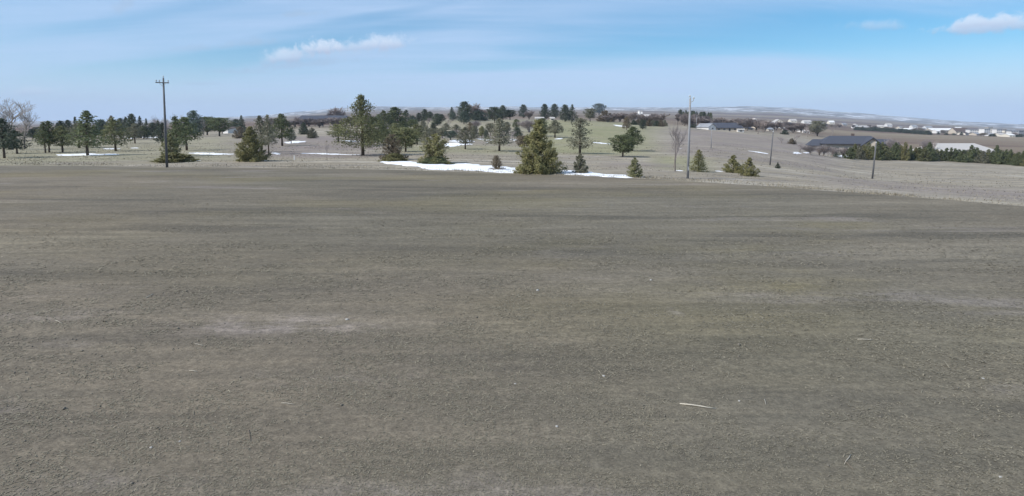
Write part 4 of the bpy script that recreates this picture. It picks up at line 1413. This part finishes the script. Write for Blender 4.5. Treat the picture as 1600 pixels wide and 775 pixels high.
snow([(690, 225), (700, 223.5), (716, 222.5), (724, 223), (738, 224), (740, 226), (724, 227), (712, 229), (697, 229.5), (690, 228)], 'brightest pooled snow left of the thin-trunked pine')
snow([(700, 219), (718, 217.5), (738, 219), (744, 222), (720, 222), (703, 221.5)], 'grey slushy snow just above the pooled snow')
snow(strip(743, 770, 217, 219, 3.0, 2.6), 'snow patch below the small olive conical pine')
snow(strip(757, 767, 223, 223, 2.0, 2.0), 'small snow spot left of the tall centre pine trunk')
snow(strip(795, 813, 218, 219.5, 3.4, 2.6), 'snow patch left of the brownish round pine')
snow(strip(864, 884, 217.5, 216, 2.0, 3.0), 'small snow patch right of the biggest juniper on the slope')
snow(strip(922, 958, 222.2, 225, 2.4, 1.4), 'thin snow line on the green fairway')
snow(strip(958, 980, 195.5, 198.0, 2.0, 2.6), 'short snow patch at the top of the green fairway')
snow(strip(1050, 1072, 266.0, 267, 3.0, 2.6), 'snow patch between the leafless young tree and the pale pole')
snow(strip(1115, 1133, 267, 268, 2.4, 2.4), 'snow patch left of the two pasture junipers')
snow(strip(1150, 1161, 273, 273.4, 2.0, 2.0), 'snow spot in front of the two pasture junipers')
snow(strip(1056, 1075, 231, 234, 1.6, 2.0), 'snow sliver beside the pale pole, half way up the slope')
snow(strip(1168, 1202, 235.5, 240.5, 1.5, 2.2), 'slanting snow streak on the pasture left of the thin leaning pole')
snow(strip(1238, 1253, 238.8, 239.4, 3.4, 3.0), 'left snow lump before the leafless brush')
snow(strip(1254, 1269, 238.4, 238.8, 3.0, 2.8), 'right snow lump before the leafless brush')
snow(strip(1309, 1326, 243.5, 245, 3.4, 4.0), 'snow patch between the small spruce and the long hedge')
snow(strip(600, 612, 214, 215, 3.0, 2.4), 'snow scrap between the olive pines')


# ------------------------------------------------------------------ poles
def pole_with_crossarm():
    p = hit(261, 261.5)
    k = px_at(p)
    h = 139 * k
    o = empty('utility_pole', (p[0], p[1], p[2] - 0.1), 0, 'wooden utility pole with one crossarm at the left field edge', 'utility pole')
    MB().tube([(0, 0, 0), (0.0, 0, h * .5), (0.02, 0, h)], [0.145, 0.125, 0.09], 10).build('shaft', 'pole', o, True)
    a = MB().box(-0.78, 0.66, -0.19, -0.09, h - 0.60, h - 0.49)
    a.build('crossarm', 'pole', o)
    for s in (-1, 1):
        MB().tube([(s * 0.42, -0.215, h - 0.53), (s * 0.03, -0.16, h - 0.95)], [0.02, 0.02], 4).build('brace', 'metal', o)
    for x, z in ((-0.70, h - 0.49), (-0.36, h - 0.49), (0.58, h - 0.49), (0.02, h)):
        MB().tube([(x, -0.14 if x != 0.02 else 0, z - 0.02), (x, -0.14 if x != 0.02 else 0, z + 0.1), (x, -0.14 if x != 0.02 else 0, z + 0.13), (x, -0.14 if x != 0.02 else 0, z + 0.26)], [0.025, 0.03, 0.085, 0.05], 8).build('insulator', 'ceramic', o, True)
    o.rotation_euler = (0, math.radians(1.0), math.radians(8))


def pale_pole():
    p = hit(1074.5, 279)
    k = px_at(p)
    h = 126 * k
    o = empty('utility_pole', (p[0], p[1], p[2] - 0.1), 0, 'tall pale bare pole right of centre with a small bracket on top', 'utility pole')
    MB().tube([(0, 0, 0), (0, 0, h * .5), (0, 0, h)], [0.125, 0.11, 0.09], 10).build('shaft', 'palepole', o, True)
    MB().tube([(0.0, -0.08, h - 0.42), (0.22, -0.14, h - 0.30), (0.30, -0.14, h - 0.05)], [0.03, 0.03, 0.03], 5).build('bracket', 'metal', o)
    MB().tube([(0.0, 0, h - 0.03), (-0.03, 0, h + 0.12)], [0.03, 0.025], 5).build('pin', 'metal', o)
    for x, y, z in ((0.30, -0.14, h - 0.07), (-0.03, 0, h + 0.10)):
        MB().tube([(x, y, z), (x, y, z + 0.05), (x, y, z + 0.18)], [0.05, 0.09, 0.05], 8).build('insulator', 'ceramic', o, True)
    MB().box(-0.05, 0.05, -0.20, -0.11, 0.9, 1.25).build('tag_plate', 'metal', o)


def plain_pole(x, yt, yb, r, m, label, lean=0.0, arm=None):
    p = hit(x, yb)
    h = (yb - yt) * px_at(p)
    o = empty('utility_pole', (p[0], p[1], p[2] - 0.1), 0, label, 'utility pole')
    MB().tube([(0, 0, 0), (lean * .5, 0, h * .5), (lean, 0, h)], [r, r * .85, r * .65], 8).build('shaft', m, o, True)
    MB().tube([(lean, 0, h - 0.02), (lean, 0, h + 0.08), (lean, 0, h + 0.24)], [0.03, 0.09, 0.05], 8).build('insulator', 'ceramic', o, True)
    if arm:
        MB().box(lean - arm, lean + arm, -r - .1, -r, h - .55, h - .42).build('crossarm', m, o)


pole_with_crossarm()
pale_pole()
plain_pole(1363, 223, 279, 0.15, 'pole', 'grey leaning pole standing in the pasture before the long hedge', 0.25)
plain_pole(1203, 206, 258, 0.12, 'pole', 'thin grey leaning pole left of the leafless brush', 0.3)
plain_pole(1111, 200, 232, 0.10, 'palepole', 'slim pale post on the bare slope below the dark-roofed long house', 0.0)
plain_pole(1088, 181, 201, 0.16, 'palepole', 'distant pale pole just right of the tall pale pole', 0.0, 0.7)
# marker post on the golf course
p = hit(460, 250)
o = empty('marker_post', p, 0, 'short white marker post on the mown grass left of the thin sapling', 'post')
k = px_at(p)
MB().box(-.07, .07, -.07, .07, -.1, 6.5 * k).build('post', 'white', o)
MB().box(-.09, .09, -.09, .09, 6.5 * k, 6.5 * k + .06).build('cap', 'cream', o)


# ------------------------------------------------------------------ buildings
def house(X, yb, w, hw, hr, dep, wall, roof, label, cat='house', gable_front=False, rz=0.0, wins=3, depth=None, door=True, name='house', eave=0.4, chim=False, group=None, hip=0.0):
    """gabled building; w, hw (wall) and hr (roof) in photo pixels at its foot, dep in metres"""
    p = at_depth(X, depth) if depth else hit(X, yb)
    k = px_at(p)
    w, hw, hr = w * k, hw * k, hr * k
    o = empty(name, (p[0], p[1], p[2] - 0.15), rz, label, cat, group)
    if gable_front:
        MB().prism_y([(-w / 2, -1.0), (w / 2, -1.0), (w / 2, hw), (0, hw + hr), (-w / 2, hw)], 0, dep).build('wall', wall, o)
        t = 0.22
        e = eave
        s = hr / (w / 2)
        rf = MB().prism_y([(-w / 2 - e, hw - e * s), (0, hw + hr), (w / 2 + e, hw - e * s), (w / 2 + e, hw - e * s + t), (0, hw + hr + t), (-w / 2 - e, hw - e * s + t)], -e, dep + e)
        rf.build('roof', roof, o)
        fy = 0
    else:
        MB().box(-w / 2, w / 2, 0, dep, -1.0, hw).build('wall', wall, o)
        e, t, s = eave, 0.22, hr / (dep / 2)
        if hip:
            x0, x1, xi = -w / 2 - e, w / 2 + e, hip * w / 2
            y0, y1, ym, z0, z1 = -e, dep + e, dep / 2, hw + 0.003, hw + hr
            MB().add([(x0, y0, z0), (x1, y0, z0), (x1, y1, z0), (x0, y1, z0), (x0 + xi, ym, z1), (x1 - xi, ym, z1)], [(0, 3, 2, 1), (0, 1, 5, 4), (1, 2, 5), (2, 3, 4, 5), (3, 0, 4)]).build('roof', roof, o)
            MB().box(x0, x1, y0 - 0.06, y0 - 0.003, z0 - 0.28, z0).build('fascia', 'fascia', o)
        else:
            MB().prism([(-e, hw - e * s + 0.003), (-e, hw - e * s + t), (dep / 2, hw + hr + t), (dep + e, hw - e * s + t), (dep + e, hw - e * s), (dep / 2, hw + hr)], -w / 2 - e, w / 2 + e).build('roof', roof, o)
            mbg = MB().prism([(0.02, hw), (dep / 2, hw + hr - 0.01), (dep - 0.02, hw)], -w / 2 + 0.01, w / 2 - 0.01)
            mbg.build('gable', wall, o)
    nw = wins
    for i in range(nw):
        x = -w / 2 + w * (i + 0.5) / nw
        ww, wh = min(1.3, w / nw * 0.5), min(1.3, hw * 0.45)
        zc = hw * 0.55
        if door and i == nw // 2 and nw > 1:
            d_ = MB().box(x - .5, x + .5, -.05, -.002, 0.0, min(2.1, hw * .8)).build('door', 'fascia', o)
            continue
        f = MB().box(x - ww / 2 - .1, x + ww / 2 + .1, -.06, -.003, zc - wh / 2 - .1, zc + wh / 2 + .1).build('window', 'cream', o)
        MB().box(x - ww / 2, x + ww / 2, -.08, -.061, zc - wh / 2, zc + wh / 2).build('pane', 'glass', f)
    if chim:
        MB().box(w * .2, w * .2 + .9, dep * .45, dep * .45 + .9, hw + hr * .5, hw + hr + 1.0).build('chimney', 'roofbrown', o)
    return o, k, w, hw, hr


def big_house():
    p = at_depth(1325, 222)
    k = px_at(p)
    o = empty('house', (p[0], p[1], p[2] - 0.1), math.radians(-16), 'large tan house with sprawling dark hip roof behind the hedge', 'house')

    def X(px):
        return (px - 1325) * k
    hw, top = 3.7, 3.7 + 12 * k
    MB().box(X(1292), X(1374), 0.3, 11.5, -1.2, hw).build('wall', 'stone', o)
    MB().box(X(1374), X(1396), 2.0, 10.0, -1.2, hw - 0.5).build('wall', 'tan', o)
    MB().box(X(1276), X(1292), 3.0, 9.0, -1.2, hw - 0.9).build('wall', 'tan', o)

    def hip(x0, x1, y0, y1, z0, z1, in0, in1, name='roof'):
        ym = (y0 + y1) / 2
        r = MB().add([(x0, y0, z0), (x1, y0, z0), (x1, y1, z0), (x0, y1, z0), (x0 + in0, ym, z1), (x1 - in1, ym, z1)], [(0, 3, 2, 1), (0, 1, 5, 4), (1, 2, 5), (2, 3, 4, 5), (3, 0, 4)]).build(name, 'roofdark', o)
        MB().box(x0, x1, y0 - .07, y0 - .003, z0 - .34, z0 + .02).build('fascia', 'fascia', r)
        return r
    r = hip(X(1289), X(1378), -0.5, 12.3, hw + .003, top, 16 * k, 14 * k)
    MB().box(X(1338), X(1342), 7.0, 8.2, top - 1.2, top + .9).build('chimney', 'roofbrown', r)
    hip(X(1371), X(1400), 1.3, 10.7, hw - .45, top - 1.2, 2 * k, 10 * k)
    hip(X(1273), X(1296), 2.4, 9.6, hw - .85, hw + 1.6, 8 * k, 1 * k)
    # front gable
    gx0, gx1, gy = X(1346), X(1369), -2.2
    gm = (gx0 + gx1) / 2
    gt = hw + 9 * k
    MB().prism_y([(gx0, -1.2), (gx1, -1.2), (gx1, hw - .1), (gm, gt), (gx0, hw - .1)], gy, 4.0).build('gable', 'tan', o)
    s = (gt - hw) / (gm - gx0)
    g = MB().prism_y([(gx0 - .8, hw - .1 - .8 * s), (gm, gt), (gx1 + .8, hw - .1 - .8 * s), (gx1 + .8, hw + .25 - .8 * s), (gm, gt + .35), (gx0 - .8, hw + .25 - .8 * s)], gy - .6, 4.5).build('gable_roof', 'roofdark', o)
    for sx in (-1, 1):
        xe = gx0 - .8 if sx < 0 else gx1 + .8
        MB().prism_y([(xe, hw - .25 - .8 * s), (gm, gt - .15), (gm, gt + .33), (xe, hw + .23 - .8 * s)] if sx < 0 else [(gm, gt - .15), (xe, hw - .25 - .8 * s), (xe, hw + .23 - .8 * s), (gm, gt + .33)], gy - .68, gy - .61).build('fascia', 'fascia', g)
    for px in (1300, 1312, 1324, 1334):
        f = MB().box(X(px) - .8, X(px) + .8, .22, .297, .9, 2.5).build('window', 'cream', o)
        MB().box(X(px) - .68, X(px) + .68, .19, .219, 1.02, 2.38).build('pane', 'glass', f)
    f = MB().box(gm - 1.3, gm + 1.3, gy - .06, gy - .003, .8, 2.8).build('window', 'cream', o)
    MB().box(gm - 1.15, gm + 1.15, gy - .09, gy - .061, .95, 2.65).build('pane', 'glass', f)


big_house()
house(1522, 246, 92, 10, 13, 20, 'cream', 'roofpale', 'long pale metal-roofed shed behind the right hedge', 'shed', depth=236, wins=0, name='storage_shed', hip=0.32)
house(1136, 201, 50, 5, 8, 12, 'tan', 'roofdark', 'long low dark-roofed house among the leafless trees right of the pale pole', hip=0.12, wins=6, depth=320)
house(1113, 200, 14, 5, 5, 10, 'white', 'roofgrey', 'small white gabled house left of the long dark-roofed one', gable_front=True, wins=1, door=False, depth=312, rz=0.35)
house(1097, 200, 10, 4, 4, 9, 'white', 'roofbrown', 'little pale house with brown roof in the trees nearest the pale pole', gable_front=True, wins=1, door=False, depth=330)
house(1158, 203, 9, 4, 3, 8, 'white', 'roofpale', 'small white outbuilding at the right end of the long dark-roofed house', 'shed', wins=1, door=False, depth=318, name='shed')
house(1222, 197, 34, 5, 4, 12, 'white', 'roofblue', 'blue-roofed building with white walls among the leafless trees', 'building', wins=7, depth=620, name='building')
house(1217, 187, 12, 4, 4, 12, 'cream', 'roofpale', 'pale hall peeking above the blue-roofed building', 'building', gable_front=True, wins=0, depth=900, name='hall')
house(1180, 189, 8, 5, 6, 9, 'white', 'roofpale', 'bright white gabled barn on the hill right of the leafless trees', 'barn', gable_front=True, wins=0, depth=700, name='barn')
house(1194, 189, 20, 4, 3, 12, 'cream', 'roofpale', 'low pale annexe beside the bright white barn', 'building', wins=4, depth=690, name='annexe')
house(1135, 186, 24, 3, 2, 20, 'white', 'white', 'long white flat-looking building behind the long dark-roofed house', 'building', wins=6, depth=800, name='warehouse')
house(1084, 187, 28, 3, 2, 20, 'white', 'roofpale', 'long white building right behind the pale pole', 'building', wins=6, depth=760, name='warehouse')
house(1252, 195, 10, 3, 3, 14, 'cream', 'roofbrown', 'small cream house right of the blue-roofed building', wins=2, depth=640)
house(1261, 203, 10, 3, 2, 12, 'white', 'roofpale', 'small white house below the cream one, right of the blue roof', wins=2, depth=480, door=False)
house(1404, 222, 12, 4, 4, 9, 'white', 'roofbrown', 'small white house with brown roof above the hedge', gable_front=True, wins=1, door=False, depth=330, rz=0.5)
# clubhouse on the left hill
o, k, w, hw, hr = house(503, 187, 76, 9, 6, 14, 'roofbrown', 'roofdark', 'long low dark clubhouse on the hill among leafless trees', 'clubhouse', wins=9, depth=480, name='clubhouse', hip=0.08)
house(352, 198, 12, 7, 3, 12, 'white', 'roofbrown', 'white-walled shed with dark roof beside the right fairway pine', 'shed', wins=0, depth=300, name='shed', rz=-0.5)
for X, w, l in ((843, 13, 'low white shed left of the four crest conifers'), (863, 6, 'small cream hut between the four crest conifers')):
    house(X, 0, w, 3, 2, 6, 'white' if X < 850 else 'cream', 'roofpale', l, 'shed', wins=1, door=False, depth=355, name='shed')
house(433, 0, 6, 3, 2, 8, 'cream', 'roofbrown', 'tiny pale hut among the brown wood below the clubhouse', 'shed', wins=1, door=False, depth=400, name='shed')
# white farm and silos far right of centre
house(1012, 0, 18, 4, 3, 14, 'white', 'roofpale', 'long white farm building beside pale silos on the plain', 'building', wins=4, depth=900, name='farm_building', door=False)
for i, X in enumerate((993, 998, 1002)):
    p = at_depth(X, 930)
    k = px_at(p)
    o = empty('silo', p, 0, 'pale round silo beside the long white farm building', 'silo', 'silos by the farm building')
    h = (8, 11, 10)[i] * k
    MB().tube([(0, 0, -2), (0, 0, h)], [2.0 * k, 2.0 * k], 14).build('wall', 'white', o, True)
    MB().tube([(0, 0, h + .003), (0, 0, h + 1.1 * k), (0, 0, h + 1.6 * k)], [2.15 * k, 1.3 * k, .15], 14).build('roof', 'roofpale', o, True)
house(1338, 0, 8, 4, 3, 9, 'white', 'roofpale', 'bright white farm buildings at the near end of the far windbreak', 'barn', gable_front=True, wins=0, depth=1100, name='barn')
house(1352, 0, 12, 3, 2, 20, 'white', 'roofpale', 'low white shed beside the barn at the windbreak', 'shed', wins=0, depth=1120, name='shed')
house(1418, 0, 20, 3, 2, 14, 'white', 'white', 'white low building behind the middle of the windbreak', 'building', wins=4, door=False, depth=1050, name='building')
house(1474, 0, 36, 5, 3, 18, 'stone', 'white', 'long white-roofed warehouse right of the far windbreak', 'warehouse', wins=5, depth=950, name='warehouse', door=False)
house(1467, 0, 6, 4, 2, 10, 'white', 'white', 'tiny white building in front of the long white-roofed warehouse', 'building', wins=1, door=False, depth=900, name='building')


def block(X, depth, w, h, floors, bays, m, label, roof='roofgrey'):
    p = at_depth(X, depth)
    k = px_at(p)
    w, h = w * k, h * k
    d = 10.0
    o = empty('apartment_block', (p[0], p[1], p[2] - .2), R.uniform(-.15, .15), label, 'building', None)
    MB().box(-w / 2, w / 2, 0, d, -3, h).build('wall', m, o)
    MB().box(-w / 2 - .5, w / 2 + .5, -.5, d + .5, h + .003, h + .9).build('roof', roof, o)
    wm = MB().box(-.5, .5, -.5, 0, -.5, .5).mesh('window', 'glass')
    for i in range(bays):
        for j in range(floors):
            q = link('window', wm, o)
            q.location = (-w / 2 + w * (i + .5) / bays, -0.003, h * (j + .55) / floors)
            q.scale = (w / bays * .42, .3, h / floors * .42)


block(1523, 880, 13, 8, 3, 4, 'white', 'white apartment block, leftmost of the far row on the right')
block(1533, 900, 5, 8, 3, 2, 'white', 'narrow white block, second in the far apartment row')
block(1543, 870, 10, 10, 3, 3, 'white', 'broad white block in the middle of the far apartment row')
block(1548, 930, 6, 12, 4, 2, 'cream', 'tall cream block behind the broad white one')
block(1562, 880, 8, 10, 3, 3, 'white', 'white block right of the tall cream one')
block(1576, 900, 12, 9, 3, 4, 'cream', 'cream apartment block near the right picture edge')
block(1586, 860, 10, 8, 3, 3, 'white', 'white apartment block second from the right picture edge')
block(1599, 880, 12, 9, 3, 4, 'roofgrey', 'grey apartment block cut by the right picture edge')
house(1505, 0, 22, 5, 5, 16, 'tan', 'roofbrown', 'tan gabled hall left of the far apartment row', 'building', wins=4, depth=930, name='hall', door=False)
for X, w, d in [(1570, 10, 780), (1583, 9, 760), (1430, 8, 1500), (1452, 10, 1500), (1500, 9, 1500), (1556, 8, 1400), (1583, 12, 1450), (1390, 8, 1600), (1300, 8, 1500), (1262, 12, 1300), (1240, 10, 1350)]:
    house(X, 0, w, 3, 2.5, 14, R.choice(['white', 'cream', 'white']), R.choice(['white', 'roofpale', 'roofgrey']), 'small pale building scattered on the far plain at the right', 'building', wins=2, door=False, depth=d, name='building', group='small far buildings')
for X, w, d, wl_, rf in [(1172, 12, 420, 'stone', 'roofdark'), (1200, 14, 500, 'tan', 'roofdark'), (1232, 12, 460, 'stone', 'roofbrown'), (1250, 10, 700, 'tan', 'roofdark'), (1275, 10, 640, 'stone', 'roofgrey'), (1512, 9, 840, 'cream', 'roofbrown'), (1530, 8, 820, 'tan', 'roofgrey'), (1552, 9, 800, 'white', 'roofgrey'), (1566, 8, 820, 'tan', 'roofbrown'), (1590, 10, 800, 'white', 'roofbrown'), (1487, 9, 1050, 'tan', 'roofgrey'), (1466, 8, 1150, 'cream', 'roofgrey'), (1445, 9, 1200, 'white', 'roofgrey'),
                        (1410, 8, 1250, 'tan', 'roofgrey'), (1376, 9, 1350, 'cream', 'roofpale'), (1538, 8, 1150, 'white', 'roofgrey'), (1572, 9, 1150, 'cream', 'roofgrey'), (1518, 8, 1250, 'tan', 'roofbrown'), (1595, 8, 1200, 'white', 'roofgrey'), (1320, 8, 1300, 'tan', 'roofgrey'), (1285, 8, 1150, 'cream', 'roofgrey'), (1206, 8, 760, 'tan', 'roofgrey'), (1166, 8, 520, 'tan', 'roofbrown'), (1245, 8, 560, 'cream', 'roofgrey'), (1188, 9, 480, 'tan', 'roofdark'), (1205, 8, 430, 'cream', 'roofgrey')]:
    house(X, 0, w, 2.6, 2.2, 11, wl_, rf, 'small low-roofed house scattered through the town on the right plain', 'house', wins=2, door=False, depth=d, name='house', group='low houses of the town', rz=R.uniform(-.4, .4))
for i in range(70):
    X = R.uniform(1400, 1606) if i > 18 else R.uniform(1270, 1400)
    p = at_depth(X, R.uniform(780, 1250))
    yb = PPY - FPX * math.tan(math.atan2(p[2] - EYE, p[1]) + PITCH)
    plant(R.choice(['bushy1', 'bushy2', 'round1', 'bushy0']), 'brown', 'town_tree', X, yb - R.uniform(3.5, 7), yb, R.uniform(5, 10), 'hazy brown tree among the far houses on the right plain', 'tree', 'brown trees among the far houses', base=p, bark='mauvetwig')
# dark trees between the town houses
for i in range(22):
    X = 1545 + i * 3.1 if i < 18 else 1455 + (i - 17) * 12
    p = at_depth(X, 800 + R.uniform(-20, 20))
    yb = PPY - FPX * math.tan(math.atan2(p[2] - EYE, p[1]) + PITCH)
    plant(R.choice(['round0', 'jun4', 'cone0']), 'dark', 'pine_tree', X, yb - R.uniform(3, 5), yb, R.uniform(4, 7), 'small dark tree at the foot of the far apartment row', 'tree', 'trees at the foot of the apartments', base=p)


# ------------------------------------------------------------------ straws, sticks and stones lying on the field
def straw(X0, Y0, X1, Y1, m, label, cat='stalk', name='dry_stalk', r=0.0055):
    a, b = hit(X0, Y0), hit(X1, Y1)
    c = (a + b) / 2
    v = b - a
    L = np.linalg.norm(v)
    o = empty(name, (c[0], c[1], c[2] + 0.012), math.atan2(v[1], v[0]), label, cat)
    pts = [(-L / 2, 0, 0), (-L / 6, 0.012 * L, 0.006), (L / 5, -0.01 * L, 0.008), (L / 2, 0.0, 0.002)]
    MB().tube(pts, [r, r * 1.05, r * .8, r * .4], 6).build('stem', m, o, True)
    if r > 0.012:
        MB().add([(-L * .1, 0, .008), (L * .05, .03 * L, .014), (L * .18, .035 * L, .006), (L * .04, .015 * L, .012)], [(0, 1, 2, 3)]).build('leaf', m, o)
    return o


straw(1062, 632, 1119, 640, 'straw', 'long pale straw stalk lying alone on the soil right of centre', r=0.013)
straw(1329, 712, 1319, 727, 'straw', 'short pale stalk crossing a dark twig near the lower right')
straw(1318, 720, 1334, 736, 'stick', 'dark twig crossing a pale stalk near the lower right', 'twig', 'twig')
straw(1194, 625, 1197, 634, 'straw', 'tiny upright-looking pale stalk right of the long straw')
straw(296, 580, 309, 582, 'straw', 'short pale stalk in the lower left of the field')
straw(304, 538, 318, 541, 'straw', 'short pale stalk just below the dusty streak')
straw(440, 631, 460, 633, 'straw', 'pale stalk in the lower centre left of the field')
straw(1340, 531, 1364, 532, 'straw', 'flat pale stalk in the stubble at the right', r=0.009)
straw(86, 501, 98, 507, 'straw', 'slanting pale stalk in the far left dust')
straw(228, 466, 240, 460, 'straw', 'slanting pale stalk left of centre above the dusty streak', r=0.009)
straw(388, 672, 391, 690, 'stick', 'thin dark twig in the lower left of the field', 'twig', 'twig')
straw(943, 662, 955, 655, 'stick', 'small dark twig left of the long straw', 'twig', 'twig')


def stone(X, Y, s, label):
    import bmesh
    p = hit(X, Y)
    bm = bmesh.new()
    bmesh.ops.create_icosphere(bm, subdivisions=2, radius=1)
    rr = random.Random(int(X * 3 + Y))
    for v in bm.verts:
        v.co *= rr.uniform(.82, 1.12)
        v.co.x *= s
        v.co.y *= s * .75
        v.co.z *= s * .5
    me = bpy.data.meshes.new('stone')
    bm.to_mesh(me)
    bm.free()
    me.materials.append(M['stonechip'])
    o = link('stone', me, None, label, 'stone', None, None, (p[0], p[1], p[2] + s * .2))
    o.rotation_euler = (0, 0, rr.uniform(0, 6))


for X, Y, s, l in [(870, 667, .03, 'pale stone below centre, left of the long straw'), (943, 588, .035, 'pale stone right of centre in the mid field'), (542, 500, .055, 'large pale clod at the right end of the dusty streak'), (1017, 438, .05, 'pale clod in the middle distance right of centre'),
                   (1536, 592, .03, 'small pale stone near the right edge'), (1563, 746, .025, 'small pale stone in the lower right corner'), (840, 454, .06, 'pale clod in the middle distance near centre'), (1155, 627, .025, 'tiny pale stone right of the long straw'), (281, 690, .02, 'tiny pale stone in the lower left'), (236, 700, .025, 'small tan stone in the lower left, left of the tiny pale one'),
                   (805, 600, .025, 'small pale stone at mid field near centre')]:
    stone(X, Y, s, l)

# ------------------------------------------------------------------ haze
hb = MB().box(-9600, 9600, -9600, 9600, -140, 330)
hm = bpy.data.materials.new('haze')
hm.use_nodes = True
hn, hl = hm.node_tree.nodes, hm.node_tree.links
hn.clear()
pv = nd(hn, 'ShaderNodeVolumePrincipled')
pv.inputs['Color'].default_value = (0.66, 0.80, 1.0, 1)
pv.inputs['Density'].default_value = 0.000105
ho = nd(hn, 'ShaderNodeOutputMaterial')
hl.new(pv.outputs[0], ho.inputs['Volume'])
hb.build('haze', hm, kind='stuff', label='thin bluish haze over the distant hills')
